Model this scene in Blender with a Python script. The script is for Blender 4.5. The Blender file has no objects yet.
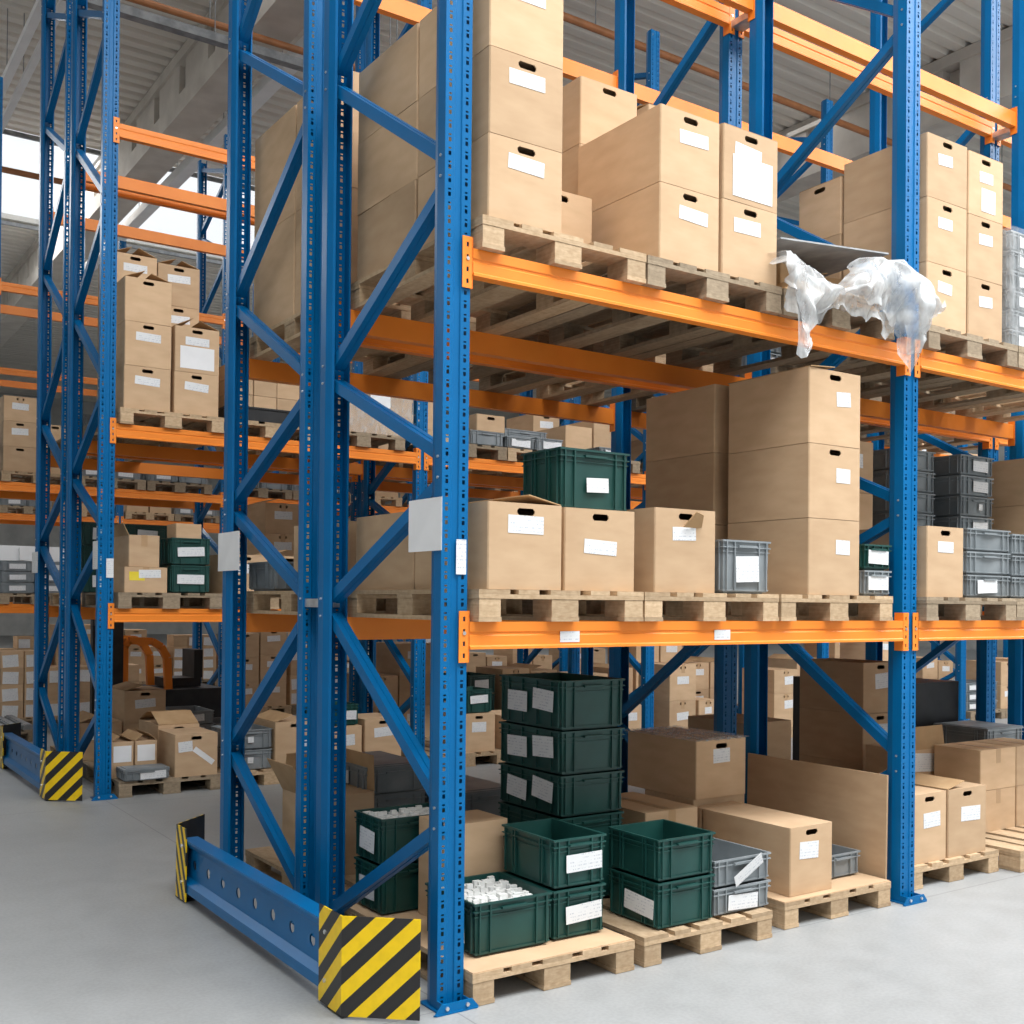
import bpy, bmesh, math, random
from mathutils import Vector, Matrix
R = random.Random(7)
SC = bpy.context.scene
COL = SC.collection
PI = math.pi
# rack dimensions (metres)
L = 2.8; D = 1.135; DG = 1.311; HT = 7.7; W = .118
Z1, Z2, Z3 = 1.4845, 2.9345, 5.29
PH = .126                                   # pallet height
S0, S1, S2 = .002, Z1 + .001, Z2 + .001

# ---------------------------------------------------------------- materials
def nt(name):
    m = bpy.data.materials.new(name); m.use_nodes = True
    t = m.node_tree; b = t.nodes['Principled BSDF']
    return m, t, b
def node(t, k, **kw):
    n = t.nodes.new(k)
    for a, v in kw.items():
        if a.startswith('i_'):
            n.inputs[int(a[2:])].default_value = v
        else: setattr(n, a, v)
    return n
def ramp(t, pts, fac):
    r = t.nodes.new('ShaderNodeValToRGB')
    e = r.color_ramp.elements
    while len(e) < len(pts): e.new(.5)
    for x, (p, c) in zip(e, pts): x.position = p; x.color = (*c, 1)
    t.links.new(fac, r.inputs[0]); return r
def mixc(t, fac, a, b, mode='MIX'):
    m = t.nodes.new('ShaderNodeMix'); m.data_type = 'RGBA'; m.blend_type = mode
    for s, v in ((m.inputs[0], fac), (m.inputs[6], a), (m.inputs[7], b)):
        if isinstance(v, bpy.types.NodeSocket): t.links.new(v, s)
        elif isinstance(v, (int, float)): s.default_value = v
        else: s.default_value = (*v, 1)
    return m.outputs[2]
def noise(t, scale, detail=4, vec=None, sc3=None):
    n = node(t, 'ShaderNodeTexNoise'); n.inputs['Scale'].default_value = scale; n.inputs['Detail'].default_value = detail
    tc = node(t, 'ShaderNodeTexCoord')
    if sc3:
        mp = node(t, 'ShaderNodeMapping'); mp.inputs['Scale'].default_value = sc3
        t.links.new(tc.outputs['Object'], mp.inputs[0]); t.links.new(mp.outputs[0], n.inputs['Vector'])
    else: t.links.new(tc.outputs['Object'], n.inputs['Vector'])
    return n
def bump(t, b, h, strength, dist=.002):
    n = node(t, 'ShaderNodeBump'); n.inputs['Strength'].default_value = strength; n.inputs['Distance'].default_value = dist
    t.links.new(h, n.inputs['Height']); t.links.new(n.outputs[0], b.inputs['Normal'])
def simple(name, c1, c2, scale=8, rough=.6, metal=0, sc3=None, bs=0, vary=0, spec=.5, lo=.35, hi=.65):
    m, t, b = nt(name)
    n = noise(t, scale, 5, sc3=sc3)
    o = ramp(t, [(lo, c1), (hi, c2)], n.outputs[0]).outputs[0]
    if vary:
        oi = node(t, 'ShaderNodeObjectInfo')
        mr = node(t, 'ShaderNodeMapRange'); mr.inputs[3].default_value = 1 - vary; mr.inputs[4].default_value = 1 + vary * .6
        t.links.new(oi.outputs['Random'], mr.inputs[0])
        hs = node(t, 'ShaderNodeHueSaturation'); t.links.new(mr.outputs[0], hs.inputs['Value']); t.links.new(o, hs.inputs['Color']); o = hs.outputs[0]
    t.links.new(o, b.inputs['Base Color'])
    b.inputs['Roughness'].default_value = rough; b.inputs['Metallic'].default_value = metal
    b.inputs['Specular IOR Level'].default_value = spec
    if bs: bump(t, b, n.outputs[0], bs)
    return m
M = {}
M['blue'] = simple('blue_paint', (.0, .120, .32), (.0, .134, .36), 3, .33, spec=.2, vary=.06)
M['orange'] = simple('orange_paint', (.86, .235, .024), (.92, .27, .032), 3, .4, spec=.35)
M['galv'] = simple('galvanised_steel', (.42, .43, .44), (.58, .59, .6), 20, .35, .7)
M['bolt'] = simple('bolt_steel', (.55, .55, .56), (.75, .75, .76), 30, .3, .8)
M['card'] = simple('cardboard', (.54, .365, .222), (.60, .415, .258), 5, .85, vary=.14, sc3=(1, 1, 3), spec=.2)
M['card_in'] = simple('cardboard_flap', (.43, .27, .14), (.5, .33, .18), 7, .88, vary=.1, spec=.2)
M['tape'] = simple('packing_tape', (.42, .26, .13), (.47, .3, .16), 6, .35, spec=.5)
M['greenp'] = simple('green_plastic', (.006, .052, .045), (.011, .070, .060), 6, .42, vary=.12)
M['greyp'] = simple('grey_plastic', (.19, .215, .23), (.26, .285, .30), 6, .45, vary=.15)
M['darkp'] = simple('dark_plastic', (.02, .025, .028), (.04, .045, .05), 6, .5)
M['white'] = simple('white_plastic', (.7, .7, .68), (.8, .8, .78), 9, .5)
M['wlight'] = simple('white_enamel', (.82, .83, .84), (.88, .89, .90), 4, .4)
M['concrete_b'] = simple('precast_concrete', (.52, .48, .43), (.64, .60, .54), 2, .9, bs=.2)
M['pipe'] = simple('orange_pipe', (.35, .14, .05), (.45, .18, .07), 6, .5)
M['greymetal'] = simple('dull_metal', (.2, .21, .22), (.32, .33, .34), 8, .5, .3)
M['black'] = simple('plain_black', (.006, .006, .007), (.014, .014, .015), 8, .4)
M['blackrub'] = simple('black_steel', (.012, .012, .014), (.03, .03, .03), 8, .5)
M['yellowlab'] = simple('yellow_paper', (.75, .58, .03), (.82, .65, .05), 8, .7)
M['wood'] = None

def wood(name, a, b2, vary=.25):
    m, t, b = nt(name)
    n = noise(t, 6, 6, sc3=(6, 6, 6)); w = noise(t, 30, 3, sc3=(1, .15, 4))
    o = mixc(t, .5, ramp(t, [(.3, a), (.7, b2)], n.outputs[0]).outputs[0], ramp(t, [(.3, a), (.7, b2)], w.outputs[0]).outputs[0])
    oi = node(t, 'ShaderNodeObjectInfo'); mr = node(t, 'ShaderNodeMapRange')
    mr.inputs[3].default_value = 1 - vary; mr.inputs[4].default_value = 1 + vary * .5
    t.links.new(oi.outputs['Random'], mr.inputs[0])
    hs = node(t, 'ShaderNodeHueSaturation'); t.links.new(mr.outputs[0], hs.inputs['Value']); t.links.new(o, hs.inputs['Color'])
    t.links.new(hs.outputs[0], b.inputs['Base Color']); b.inputs['Roughness'].default_value = .85
    b.inputs['Specular IOR Level'].default_value = .2
    bump(t, b, w.outputs[0], .25)
    return m
M['wood'] = wood('pale_pallet_wood', (.40, .27, .155), (.62, .46, .30))
M['woodgrey'] = wood('weathered_pallet_wood', (.24, .18, .12), (.42, .33, .23))

def label_mat():
    m, t, b = nt('printed_paper_label')
    tc = node(t, 'ShaderNodeTexCoord'); sp = node(t, 'ShaderNodeSeparateXYZ'); t.links.new(tc.outputs['Object'], sp.inputs[0])
    def mth(op, a, v=None):
        n = node(t, 'ShaderNodeMath', operation=op)
        for i, q in enumerate((a, v)):
            if q is None: continue
            if isinstance(q, bpy.types.NodeSocket): t.links.new(q, n.inputs[i])
            else: n.inputs[i].default_value = q
        return n.outputs[0]
    rows = mth('GREATER_THAN', mth('SINE', mth('MULTIPLY', sp.outputs[2], 420.)), .45)
    n = noise(t, 1, 2, sc3=(160, 160, 40)); gap = mth('GREATER_THAN', n.outputs[0], .52)
    n2 = noise(t, 1, 1, sc3=(18, 18, 18)); blk = mth('GREATER_THAN', n2.outputs[0], .46)
    f = mth('MULTIPLY', mth('MULTIPLY', rows, gap), blk)
    f = mth('MULTIPLY', f, .45)
    t.links.new(mixc(t, f, (.72, .73, .74), (.22, .26, .36)), b.inputs['Base Color'])
    b.inputs['Roughness'].default_value = .6
    return m
M['label'] = label_mat()
M['paper'] = simple('blank_paper', (.76, .76, .77), (.82, .82, .83), 6, .65)

def stripes(name, sgn):
    m, t, b = nt(name)
    uv = node(t, 'ShaderNodeUVMap'); sp = node(t, 'ShaderNodeSeparateXYZ'); t.links.new(uv.outputs[0], sp.inputs[0])
    a = node(t, 'ShaderNodeMath', operation='MULTIPLY_ADD'); t.links.new(sp.outputs[0], a.inputs[0]); a.inputs[1].default_value = sgn; t.links.new(sp.outputs[1], a.inputs[2])
    d = node(t, 'ShaderNodeMath', operation='DIVIDE'); t.links.new(a.outputs[0], d.inputs[0]); d.inputs[1].default_value = .138
    fr = node(t, 'ShaderNodeMath', operation='FRACT'); t.links.new(d.outputs[0], fr.inputs[0])
    g = node(t, 'ShaderNodeMath', operation='GREATER_THAN'); t.links.new(fr.outputs[0], g.inputs[0]); g.inputs[1].default_value = .5
    n = noise(t, 25, 4); w = ramp(t, [(.3, (.9, .9, .9)), (.6, (1, 1, 1))], n.outputs[0])
    c = mixc(t, g.outputs[0], (.94, .62, .0), (.018, .017, .017))
    t.links.new(mixc(t, 1., c, w.outputs[0], 'MULTIPLY'), b.inputs['Base Color']); b.inputs['Roughness'].default_value = .4
    return m
M['stripe'] = stripes('hazard_stripes', -.95)
M['stripe2'] = stripes('hazard_stripes_mirrored', 1.9)

def floor_mat():
    m, t, b = nt('polished_concrete_floor')
    n1 = noise(t, .55, 6); n2 = noise(t, 6, 6, sc3=(1, 1, 1)); n3 = noise(t, 60, 3)
    c = ramp(t, [(.3, (.275, .282, .282)), (.5, (.32, .328, .328)), (.7, (.365, .372, .372))], n1.outputs[0]).outputs[0]
    c = mixc(t, .22, c, ramp(t, [(.35, (.25, .25, .245)), (.6, (.385, .385, .385))], n2.outputs[0]).outputs[0])
    c = mixc(t, .12, c, ramp(t, [(.4, (.2, .2, .2)), (.6, (.42, .42, .42))], n3.outputs[0]).outputs[0])
    # thin joint / crack lines in the slab
    v = node(t, 'ShaderNodeTexBrick'); tc = node(t, 'ShaderNodeTexCoord'); t.links.new(tc.outputs['Object'], v.inputs['Vector'])
    v.offset = 0; v.inputs['Scale'].default_value = 1; v.inputs['Brick Width'].default_value = 5.6; v.inputs['Row Height'].default_value = 5.0
    v.inputs['Mortar Size'].default_value = .004; v.inputs['Mortar Smooth'].default_value = .2
    v.inputs['Color1'].default_value = v.inputs['Color2'].default_value = (1, 1, 1, 1); v.inputs['Mortar'].default_value = (.62, .62, .62, 1)
    c = mixc(t, .8, c, v.outputs[0], 'MULTIPLY')
    t.links.new(c, b.inputs['Base Color'])
    r = node(t, 'ShaderNodeMapRange'); r.inputs[3].default_value = .42; r.inputs[4].default_value = .62
    t.links.new(n2.outputs[0], r.inputs[0]); t.links.new(r.outputs[0], b.inputs['Roughness'])
    b.inputs['Specular IOR Level'].default_value = .4
    return m
M['floor'] = floor_mat()
M['roof'] = simple('corrugated_roof_sheet', (.66, .63, .575), (.76, .73, .67), 1.2, .5, 0, sc3=(.3, 3, 1))
M['wallm'] = simple('wall_panel', (.4, .4, .39), (.5, .5, .48), 2, .8)

def film(name, dens, tint):
    m, t, b = nt(name)
    n = noise(t, 14, 5, sc3=(1.5, 1, .6))
    r = node(t, 'ShaderNodeMapRange'); r.inputs[1].default_value = .35; r.inputs[2].default_value = .7
    r.inputs[3].default_value = dens[0]; r.inputs[4].default_value = dens[1]
    t.links.new(n.outputs[0], r.inputs[0])
    b.inputs['Base Color'].default_value = (*tint, 1); b.inputs['Roughness'].default_value = .18
    t.links.new(r.outputs[0], b.inputs['Alpha'])
    bump(t, b, n.outputs[0], .6, .02)
    return m
M['film'] = film('clear_stretch_film', (.3, .78), (.72, .74, .75))
M['wrapfilm'] = film('wrapping_film', (.15, .42), (.75, .76, .76))
def glass():
    m, t, b = nt('skylight_glass')
    b.inputs['Base Color'].default_value = (.95, .97, 1, 1); b.inputs['Roughness'].default_value = .1; b.inputs['Alpha'].default_value = .12
    return m
M['glass'] = glass()

# ---------------------------------------------------------------- mesh helpers
class MB:
    def __init__(s): s.v = []; s.f = []
    def box(s, x0, x1, y0, y1, z0, z1):
        n = len(s.v)
        s.v += [(x, y, z) for z in (z0, z1) for y in (y0, y1) for x in (x0, x1)]
        s.f += [tuple(n + i for i in q) for q in ((0, 2, 3, 1), (4, 5, 7, 6), (0, 1, 5, 4), (1, 3, 7, 5), (3, 2, 6, 7), (2, 0, 4, 6))]
        return s
    def prism(s, poly, a0, a1, axis='x', cap=True):
        """poly = (p,q) points in the plane across axis, extruded a0..a1"""
        n = len(s.v); k = len(poly)
        for a in (a0, a1):
            for p, q in poly:
                s.v.append({'x': (a, p, q), 'y': (p, a, q), 'z': (p, q, a)}[axis])
        for i in range(k):
            j = (i + 1) % k; s.f.append((n + i, n + j, n + k + j, n + k + i))
        if cap: s.f.append(tuple(range(n + k - 1, n - 1, -1))); s.f.append(tuple(range(n + k, n + 2 * k)))
        return s
    def cyl(s, c, r, h, axis='y', n=10):
        poly = [(r * math.cos(2 * PI * i / n), r * math.sin(2 * PI * i / n)) for i in range(n)]
        c = Vector(c)
        o = {'x': (c.y, c.z, c.x), 'y': (c.x, c.z, c.y), 'z': (c.x, c.y, c.z)}[axis]
        return s.prism([(p + o[0], q + o[1]) for p, q in poly], o[2], o[2] + h, axis)
    def bar(s, p, q, w, t, up=(1, 0, 0)):
        p, q = Vector(p), Vector(q); d = (q - p).normalized(); u = Vector(up); n_ = d.cross(u).normalized(); u = n_.cross(d)
        n = len(s.v)
        for a in (p, q):
            for i, j in ((-1, -1), (1, -1), (1, 1), (-1, 1)): s.v.append(tuple(a + u * (i * t / 2) + n_ * (j * w / 2)))
        s.f += [tuple(n + i for i in f) for f in ((0, 1, 2, 3), (7, 6, 5, 4), (0, 4, 5, 1), (1, 5, 6, 2), (2, 6, 7, 3), (3, 7, 4, 0))]
        return s
    def mesh(s, name, mat, smooth=False):
        me = bpy.data.meshes.new(name); me.from_pydata(s.v, [], s.f)
        bm = bmesh.new(); bm.from_mesh(me); bmesh.ops.recalc_face_normals(bm, faces=bm.faces); bm.to_mesh(me); bm.free()
        me.materials.append(M[mat])
        if smooth:
            for p in me.polygons: p.use_smooth = True
        return me
def put(name, me, parent=None, loc=(0, 0, 0), rz=0, rot=None):
    o = bpy.data.objects.new(name, me); COL.objects.link(o); o.location = loc
    o.rotation_euler = rot or (0, 0, rz)
    if parent: o.parent = parent
    return o
def tag(o, label, cat, group=None, kind=None):
    if label: o['label'] = label
    if cat: o['category'] = cat
    if group: o['group'] = group
    if kind: o['kind'] = kind
    return o
def empty(name, loc, label, cat, group=None, rz=0):
    o = bpy.data.objects.new(name, None); COL.objects.link(o); o.location = loc; o.rotation_euler.z = rz; o.empty_display_size = .1
    return tag(o, label, cat, group)

# ---------------------------------------------------------------- setting
def struct(name, mb, mat, smooth=False):
    o = put(name, mb.mesh(name, mat, smooth)); o['kind'] = 'structure'; return o
XA, XB, YA, YB, CH = -9, 34, -9, 46, 10.0
struct('floor', MB().box(XA - 6, XB, YA - 6, YB, -.2, 0), 'floor')
def roof(y0, y1, name):
    mb = MB(); y = y0; p = .30
    prof = []
    while y < y1 - .01:
        prof += [(y, CH), (y + .16, CH), (y + .2, CH + .07), (y + .26, CH + .07)]
        y += p
    prof += [(y, CH)]
    n = len(mb.v)
    for x in (XA, XB):
        for q in prof: mb.v.append((x, q[0], q[1]))
    k = len(prof)
    for i in range(k - 1): mb.f.append((n + i, n + i + 1, n + k + i + 1, n + k + i))
    mb.box(XA, XB, y0, y1, CH + .09, CH + .2)
    return struct(name, mb, 'roof')
SKY0, SKY1 = 18.0, 23.4
roof(-1.2, SKY0, 'ceiling'); roof(SKY1, YB, 'ceiling.001'); roof(-14.7, -7.2, 'ceiling.002')
struct('wall_back', MB().box(XA, XB, YB, YB + .2, 0, CH), 'wallm')
struct('wall_right', MB().box(XB, XB + .2, -15, YB, 0, CH), 'wallm')
struct('wall_left', MB().box(XA - .2, XA, -15, YB, 0, CH), 'wallm')
struct('wall_front', MB().box(XA, XB, -15.2, -15, 0, CH), 'wallm')
g = struct('window_1', MB().box(XA, XB, SKY0, SKY1, CH + .06, CH + .07), 'glass')
mb = MB()
for i, y in enumerate((SKY0 + .02, SKY0 + 2.0, SKY1 - .1)): mb.box(XA, XB, y, y + .06, CH - .08, CH)
struct('trim_1', mb, 'greymetal')

# precast concrete roof beams with web openings
def conc_beam(x0, label):
    root = empty('concrete_beam', (x0, 4, CH - 1.0), label, 'beam', 'precast roof beams')
    mb = MB(); y1 = YB - 4.2; z = 1.0
    mb.box(0, .55, 0, y1, 0, .30); mb.box(0, .55, 0, y1, .82, .99)
    y = 0
    while y < y1 - 1.6:
        mb.box(.05, .5, y, y + 1.05, .3, .82); y += 1.35
    mb.box(.05, .5, y, y1, .3, .82); mb.box(.24, .31, 0, y1, .3, .82)
    put('girder', mb.mesh('girder', 'concrete_b'), root)
    return root
conc_beam(2.95, 'pale precast roof beam with web openings, seen above the far-left bays')
conc_beam(12.6, 'precast roof beam crossing high behind the right-hand bays')
def roof_line(name, p, q, r, mat, label, cat, tray=False):
    root = empty(name, p, label, cat)
    q = Vector(q) - Vector(p)
    mb = MB()
    if tray:
        mb.bar((0, 0, 0), q, r, r * .8, (0, 0, 1) if abs(q.z) < .5 else (1, 0, 0))
    else:
        ax = 'x' if abs(q.x) > abs(q.y) else 'y'
        mb.cyl((0, 0, 0), r, q.x if ax == 'x' else q.y, ax, 10)
    put('run', mb.mesh('run', mat), root)
    n = int(q.length / 2.4)
    me = MB().bar((0, 0, r * .4), (0, 0, CH - p[2] - .002), .012, .012, (1, 0, 0)).mesh('hanger', 'greymetal')
    for i in range(n + 1): put('hanger', me, root, q * ((i + .3) / (n + .6)))
    return root
roof_line('light_trunking', (.58, 8, 9.0), (.58, 24, 9.0), .11, 'wlight', 'white light trunking under the roof, leftmost of the pair', 'light fitting', True)
roof_line('light_trunking', (.8, 8, 9.0), (.8, 24, 9.0), .09, 'wlight', 'white light trunking under the roof, right one of the close pair', 'light fitting', True)
roof_line('light_trunking', (3.75, 8, 9.03), (3.75, 24, 9.03), .2, 'wlight', 'wide white light trunking beside the concrete beam', 'light fitting', True)
roof_line('sprinkler_pipe', (-6, 9.98, 8.79), (5.6, 9.98, 8.79), .045, 'pipe', 'rust-orange sprinkler pipe under the roof at upper left', 'pipe')
roof_line('sprinkler_pipe', (5.9, 7.6, 9.0), (30, 7.6, 9.0), .05, 'pipe', 'rust-orange sprinkler pipe under the roof at upper right', 'pipe')
roof_line('sprinkler_pipe', (-3, 16.5, 8.72), (3.6, 16.5, 8.72), .05, 'pipe', 'brown sprinkler pipe just before the bright skylight', 'pipe')
roof_line('sprinkler_pipe', (6, 13.2, 9.0), (30, 13.2, 9.0), .05, 'pipe', 'farther rust-orange sprinkler pipe behind the tallest uprights', 'pipe')
roof_line('cable_tray', (-6, 9.78, 8.50), (5.6, 9.78, 8.50), .13, 'greymetal', 'grey perforated cable tray running beneath the orange pipe', 'cable tray', True)

# ---------------------------------------------------------------- rack parts
def upright_mesh():
    """omega profile, front face at y=0 facing -Y, two columns of real slots"""
    v, f = [], []
    h = W / 2; t = .0
    xs = [-h, -.0435, -.0315, -.017, -.013, .013, .017, .0315, .0435, h]
    dy = [0, 0, 0, 0, .005, .005, 0, 0, 0, 0]
    zs = [0]; z = 0; rows = []
    while z + .0525 < HT:
        for a, kind in ((.018, 0), (.016, 1), (.008, 0), (.0065, 2), (.004, 0)):
            z += a; zs.append(z); rows.append(kind)
    zs.append(HT); rows.append(0)
    sect = [(-.034, .098), (-.036, .104), (-.046, .096), (-h, .056)]
    pts = sect + [(x, y) for x, y in zip(xs, dy)] + [(-a, b) for a, b in reversed(sect)]
    k = len(pts); off = len(sect)
    for z in zs:
        for p in pts: v.append((p[0], p[1], z))
    for r, kind in enumerate(rows):
        for i in range(k - 1):
            c = i - off
            if kind == 1 and c in (1, 7): continue
            if kind == 2 and c in (1, 7):
                continue
            a = r * k + i; f.append((a, a + 1, a + k + 1, a + k))
    me = bpy.data.meshes.new('upright'); me.from_pydata(v, [], f); me.materials.append(M['blue'])
    return me
UPM = upright_mesh()
def plate_mesh():
    mb = MB(); mb.prism([(-.1, -.047), (-.09, -.056), (.09, -.056), (.1, -.047), (.072, -.046), (.072, .115), (-.072, .115), (-.072, -.046)], .001, .007, 'z')
    mb.prism([(-.097, .007), (-.068, .042), (.068, .042), (.097, .007)], -.053, -.048, 'y').box(-.06, -.055, -.048, 0, .007, .04).box(.055, .06, -.048, 0, .007, .04)
    me = mb.mesh('base_plate', 'blue'); return me
BPM = plate_mesh()
mb = MB()
for x in (-.045, .045): mb.cyl((x * .6, -.025, .007), .009, .012, 'z', 6); mb.cyl((x, -.053, .024), .008, -.007, 'y', 6)
BBM = mb.mesh('bolt', 'bolt')
OUT = [.73, 2.08, 3.24, 4.68, 6.1, 7.2]; INN = [.09, 1.53, 2.61, 3.98, 5.45, 6.65, 7.62]
def brace_mesh(a, b):
    """C channel between (y,z) points a and b"""
    p, q = Vector((0, *a)), Vector((0, *b)); d = (q - p).normalized(); n = d.cross(Vector((1, 0, 0)))
    mb = MB()
    mb.bar(p, q, .052, .003, (1, 0, 0))
    m2 = MB(); m2.bar(p, q, .052, .003)
    for s in (-1, 1): mb.bar(p + n * s * .026 + Vector((.014, 0, 0)), q + n * s * .026 + Vector((.014, 0, 0)), .003, .028)
    for v in range(8): mb.v[v] = (mb.v[v][0] - .0, mb.v[v][1], mb.v[v][2])
    mb.bar(p + Vector((-.014, 0, 0)), q + Vector((-.014, 0, 0)), .050, .028)
    return mb.mesh('brace', 'blue')
BR = []
pts = []
for i in range(len(INN)):
    pts.append((D - .06, INN[i], 1))
    if i < len(OUT): pts.append((.06, OUT[i], 0))
for i in range(len(pts) - 1):
    (y0, z0, _), (y1, z1, _) = pts[i], pts[i + 1]
    s = .045
    BR.append(((y0, z0 + s if i else z0 + .03), (y1, z1 - s)))
BRM = [brace_mesh(a, b) for a, b in BR]
BRN = [brace_mesh((D - a[0], a[1]), (D - b[0], b[1])) for a, b in BR]
mb = MB()
for y, z, k in pts[1:-1]:
    for s in (-.04, .04): mb.cyl((-.059, y + (.03 if k else -.03), z + s), .006, -.005, 'x', 6)
BNM = mb.mesh('brace_bolt', 'bolt')
mb = MB()
for y, z, k in pts[1:-1]:
    for s in (-.04, .04): mb.cyl((-.059, D - y - (.03 if k else -.03), z + s), .006, -.005, 'x', 6)
BNN = mb.mesh('brace_bolt', 'bolt')
ORD = ['first', 'second', 'third', 'fourth', 'fifth', 'sixth', 'seventh']
ROW = {'A': ('near rack front', 0.0), 'B': ('near rack rear', DG), 'C': ('rack across aisle, front', 5.292),
       'D': ('rack across aisle, rear', 5.292 + DG), 'E': ('third rack row', 10.58), 'F': ('farthest rack row', 15.87)}
def frame(row, k, mirrored):
    y = ROW[row][1]
    pos = 'at the aisle end' if k == 0 else f'{ORD[k]} from the aisle end'
    o = empty('rack_upright', (k * L, y, 0), f'blue braced upright {pos}, {ROW[row][0]}', 'rack frame', 'blue upright frames of the pallet racks')
    for yy, r in ((0, 0), (D, PI)):
        put('upright', UPM, o, (0, yy, .003), r)
        p = put('base_plate', BPM, o, (0, yy, 0), r); put('bolt', BBM, p)
    for me in (BRN if mirrored else BRM): put('brace', me, o)
    put('brace_bolt', BNN if mirrored else BNM, o)
    return o
for row, ks, mir in (('A', (0, 1, 2), 0), ('B', (0, 1, 2, 3), 1), ('C', (0, 1, 2, 3, 4, 5), 0), ('D', (0, 1, 2, 3, 4, 5), 1), ('E', (0, 1, 2, 3), 0), ('F', (0, 1, 2), 0)):
    for k in ks: frame(row, k, mir)

BH = .107
def beam_mesh():
    # section (y,z), front face towards -Y, with pressed groove and bottom lip
    p = [(-.010, 0), (.036, 0), (.036, -BH), (-.016, -BH), (-.016, -BH + .010), (-.010, -BH + .016), (-.010, -BH + .052), (-.0055, -BH + .057), (-.0055, -BH + .064), (-.010, -BH + .069)]
    return MB().prism(p, .066, L - .066, 'x').mesh('beam', 'orange')
def conn_mesh(s):
    """angle connector gripping the upright; s=+1 left end of a beam"""
    mb = MB(); x0, x1 = .018, .065
    zs = [.042, .018, -.004, -.030, -.052, -.078, -.100, -.126, -.148, -.158]
    zz = [.042]; hole = []
    for c in (.008, -.040, -.088, -.134):
        zz += [c + .012, c - .006]; hole += [0, 1]
    zz.append(-.158); hole.append(0)
    cols = [x0, .036, .046, x1]
    for i, hl in enumerate(hole):
        for j in range(3):
            if hl and j == 1: continue
            mb.box(s * cols[j], s * cols[j + 1], -.010, -.006, zz[i + 1], zz[i])
    mb.box(s * .0605, s * .0650, -.010, .045, -.158, .042)
    return mb.mesh('beam_connector', 'orange')
BMM = beam_mesh(); CNL, CNR = conn_mesh(1), conn_mesh(-1)
mb = MB(); mb.cyl((.041, -.010, -.044), .0075, -.004, 'y', 8); PINL = mb.mesh('locking_pin', 'bolt')
mb = MB(); mb.cyl((-.041, -.010, -.044), .0075, -.004, 'y', 8); PINR = mb.mesh('locking_pin', 'bolt')
LV = {1: Z1, 2: Z2, 3: Z3}; LVN = {1: 'lower', 2: 'upper', 3: 'topmost'}
def beam(row, bay, lev, back):
    y = ROW[row][1] + (D if back else 0)
    side = 'back' if back else 'front'
    o = put('rack_crossbar', BMM, None, (bay * L + (L if back else 0), y, LV[lev]), PI if back else 0)
    tag(o, f'orange {LVN[lev]} load beam, {side} side of {ORD[bay]} bay, {ROW[row][0]}', 'load beam', 'orange load beams of the pallet racks')
    a = put('beam_connector', CNL, o); put('locking_pin', PINL, a)
    b = put('beam_connector', CNR, o, (L, 0, 0)); put('locking_pin', PINR, b)
    return o
BE = {}
def bay_ok(row, b): return b > (0 if row == 'E' else 1)
for row, bays in (('A', (0, 1)), ('B', (0, 1, 2)), ('C', (0, 1, 2, 3, 4)), ('D', (0, 1, 2, 3, 4)), ('E', (0, 1, 2)), ('F', (0, 1))):
    for b in bays:
        for lev in (1, 2, 3):
            for back in (0, 1):
                if row in 'EF' and lev == 1 and bay_ok(row, b): continue
                BE[row, b, lev, back] = beam(row, b, lev, back)

def paper(parent, x, z, w, h, y, mat='label', name='label', axis='y', tilt=0, thick=.0008):
    """thin sheet centred at (x,z) on a face looking along -Y (or -X)"""
    mb = MB()
    if axis == 'y': mb.box(-w / 2, w / 2, -thick, 0, -h / 2, h / 2)
    else: mb.box(-thick, 0, -w / 2, w / 2, -h / 2, h / 2)
    me = mb.mesh(name, mat)
    if axis == 'y': return put(name, me, parent, (x, y - .0006, z), 0, (0, tilt, 0))
    return put(name, me, parent, (y - .0006, x, z), 0, (tilt, 0, 0))
for x, w in ((.55, .1), (1.42, .1)): paper(BE['A', 0, 1, 0], x, -.062, w, .045, -.0105, name='location_label')

# rack-row spacers
def spacer(x, z, label):
    mb = MB().box(-.05, .05, 0, DG - D - .002, -.02, .02); mb.box(-.05, .05, -.004, 0, -.02, .02)
    tag(put('row_spacer', mb.mesh('row_spacer', 'galv'), None, (x, D + .001, z)), label, 'spacer', 'galvanised row spacers')
spacer(0, 1.55, 'galvanised row spacer between the end frames near eye height')
spacer(L, Z3 - .1, 'galvanised row spacer high between the second pair of frames')
spacer(2 * L, Z3 - .1, 'galvanised row spacer high between the third pair of frames')

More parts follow.
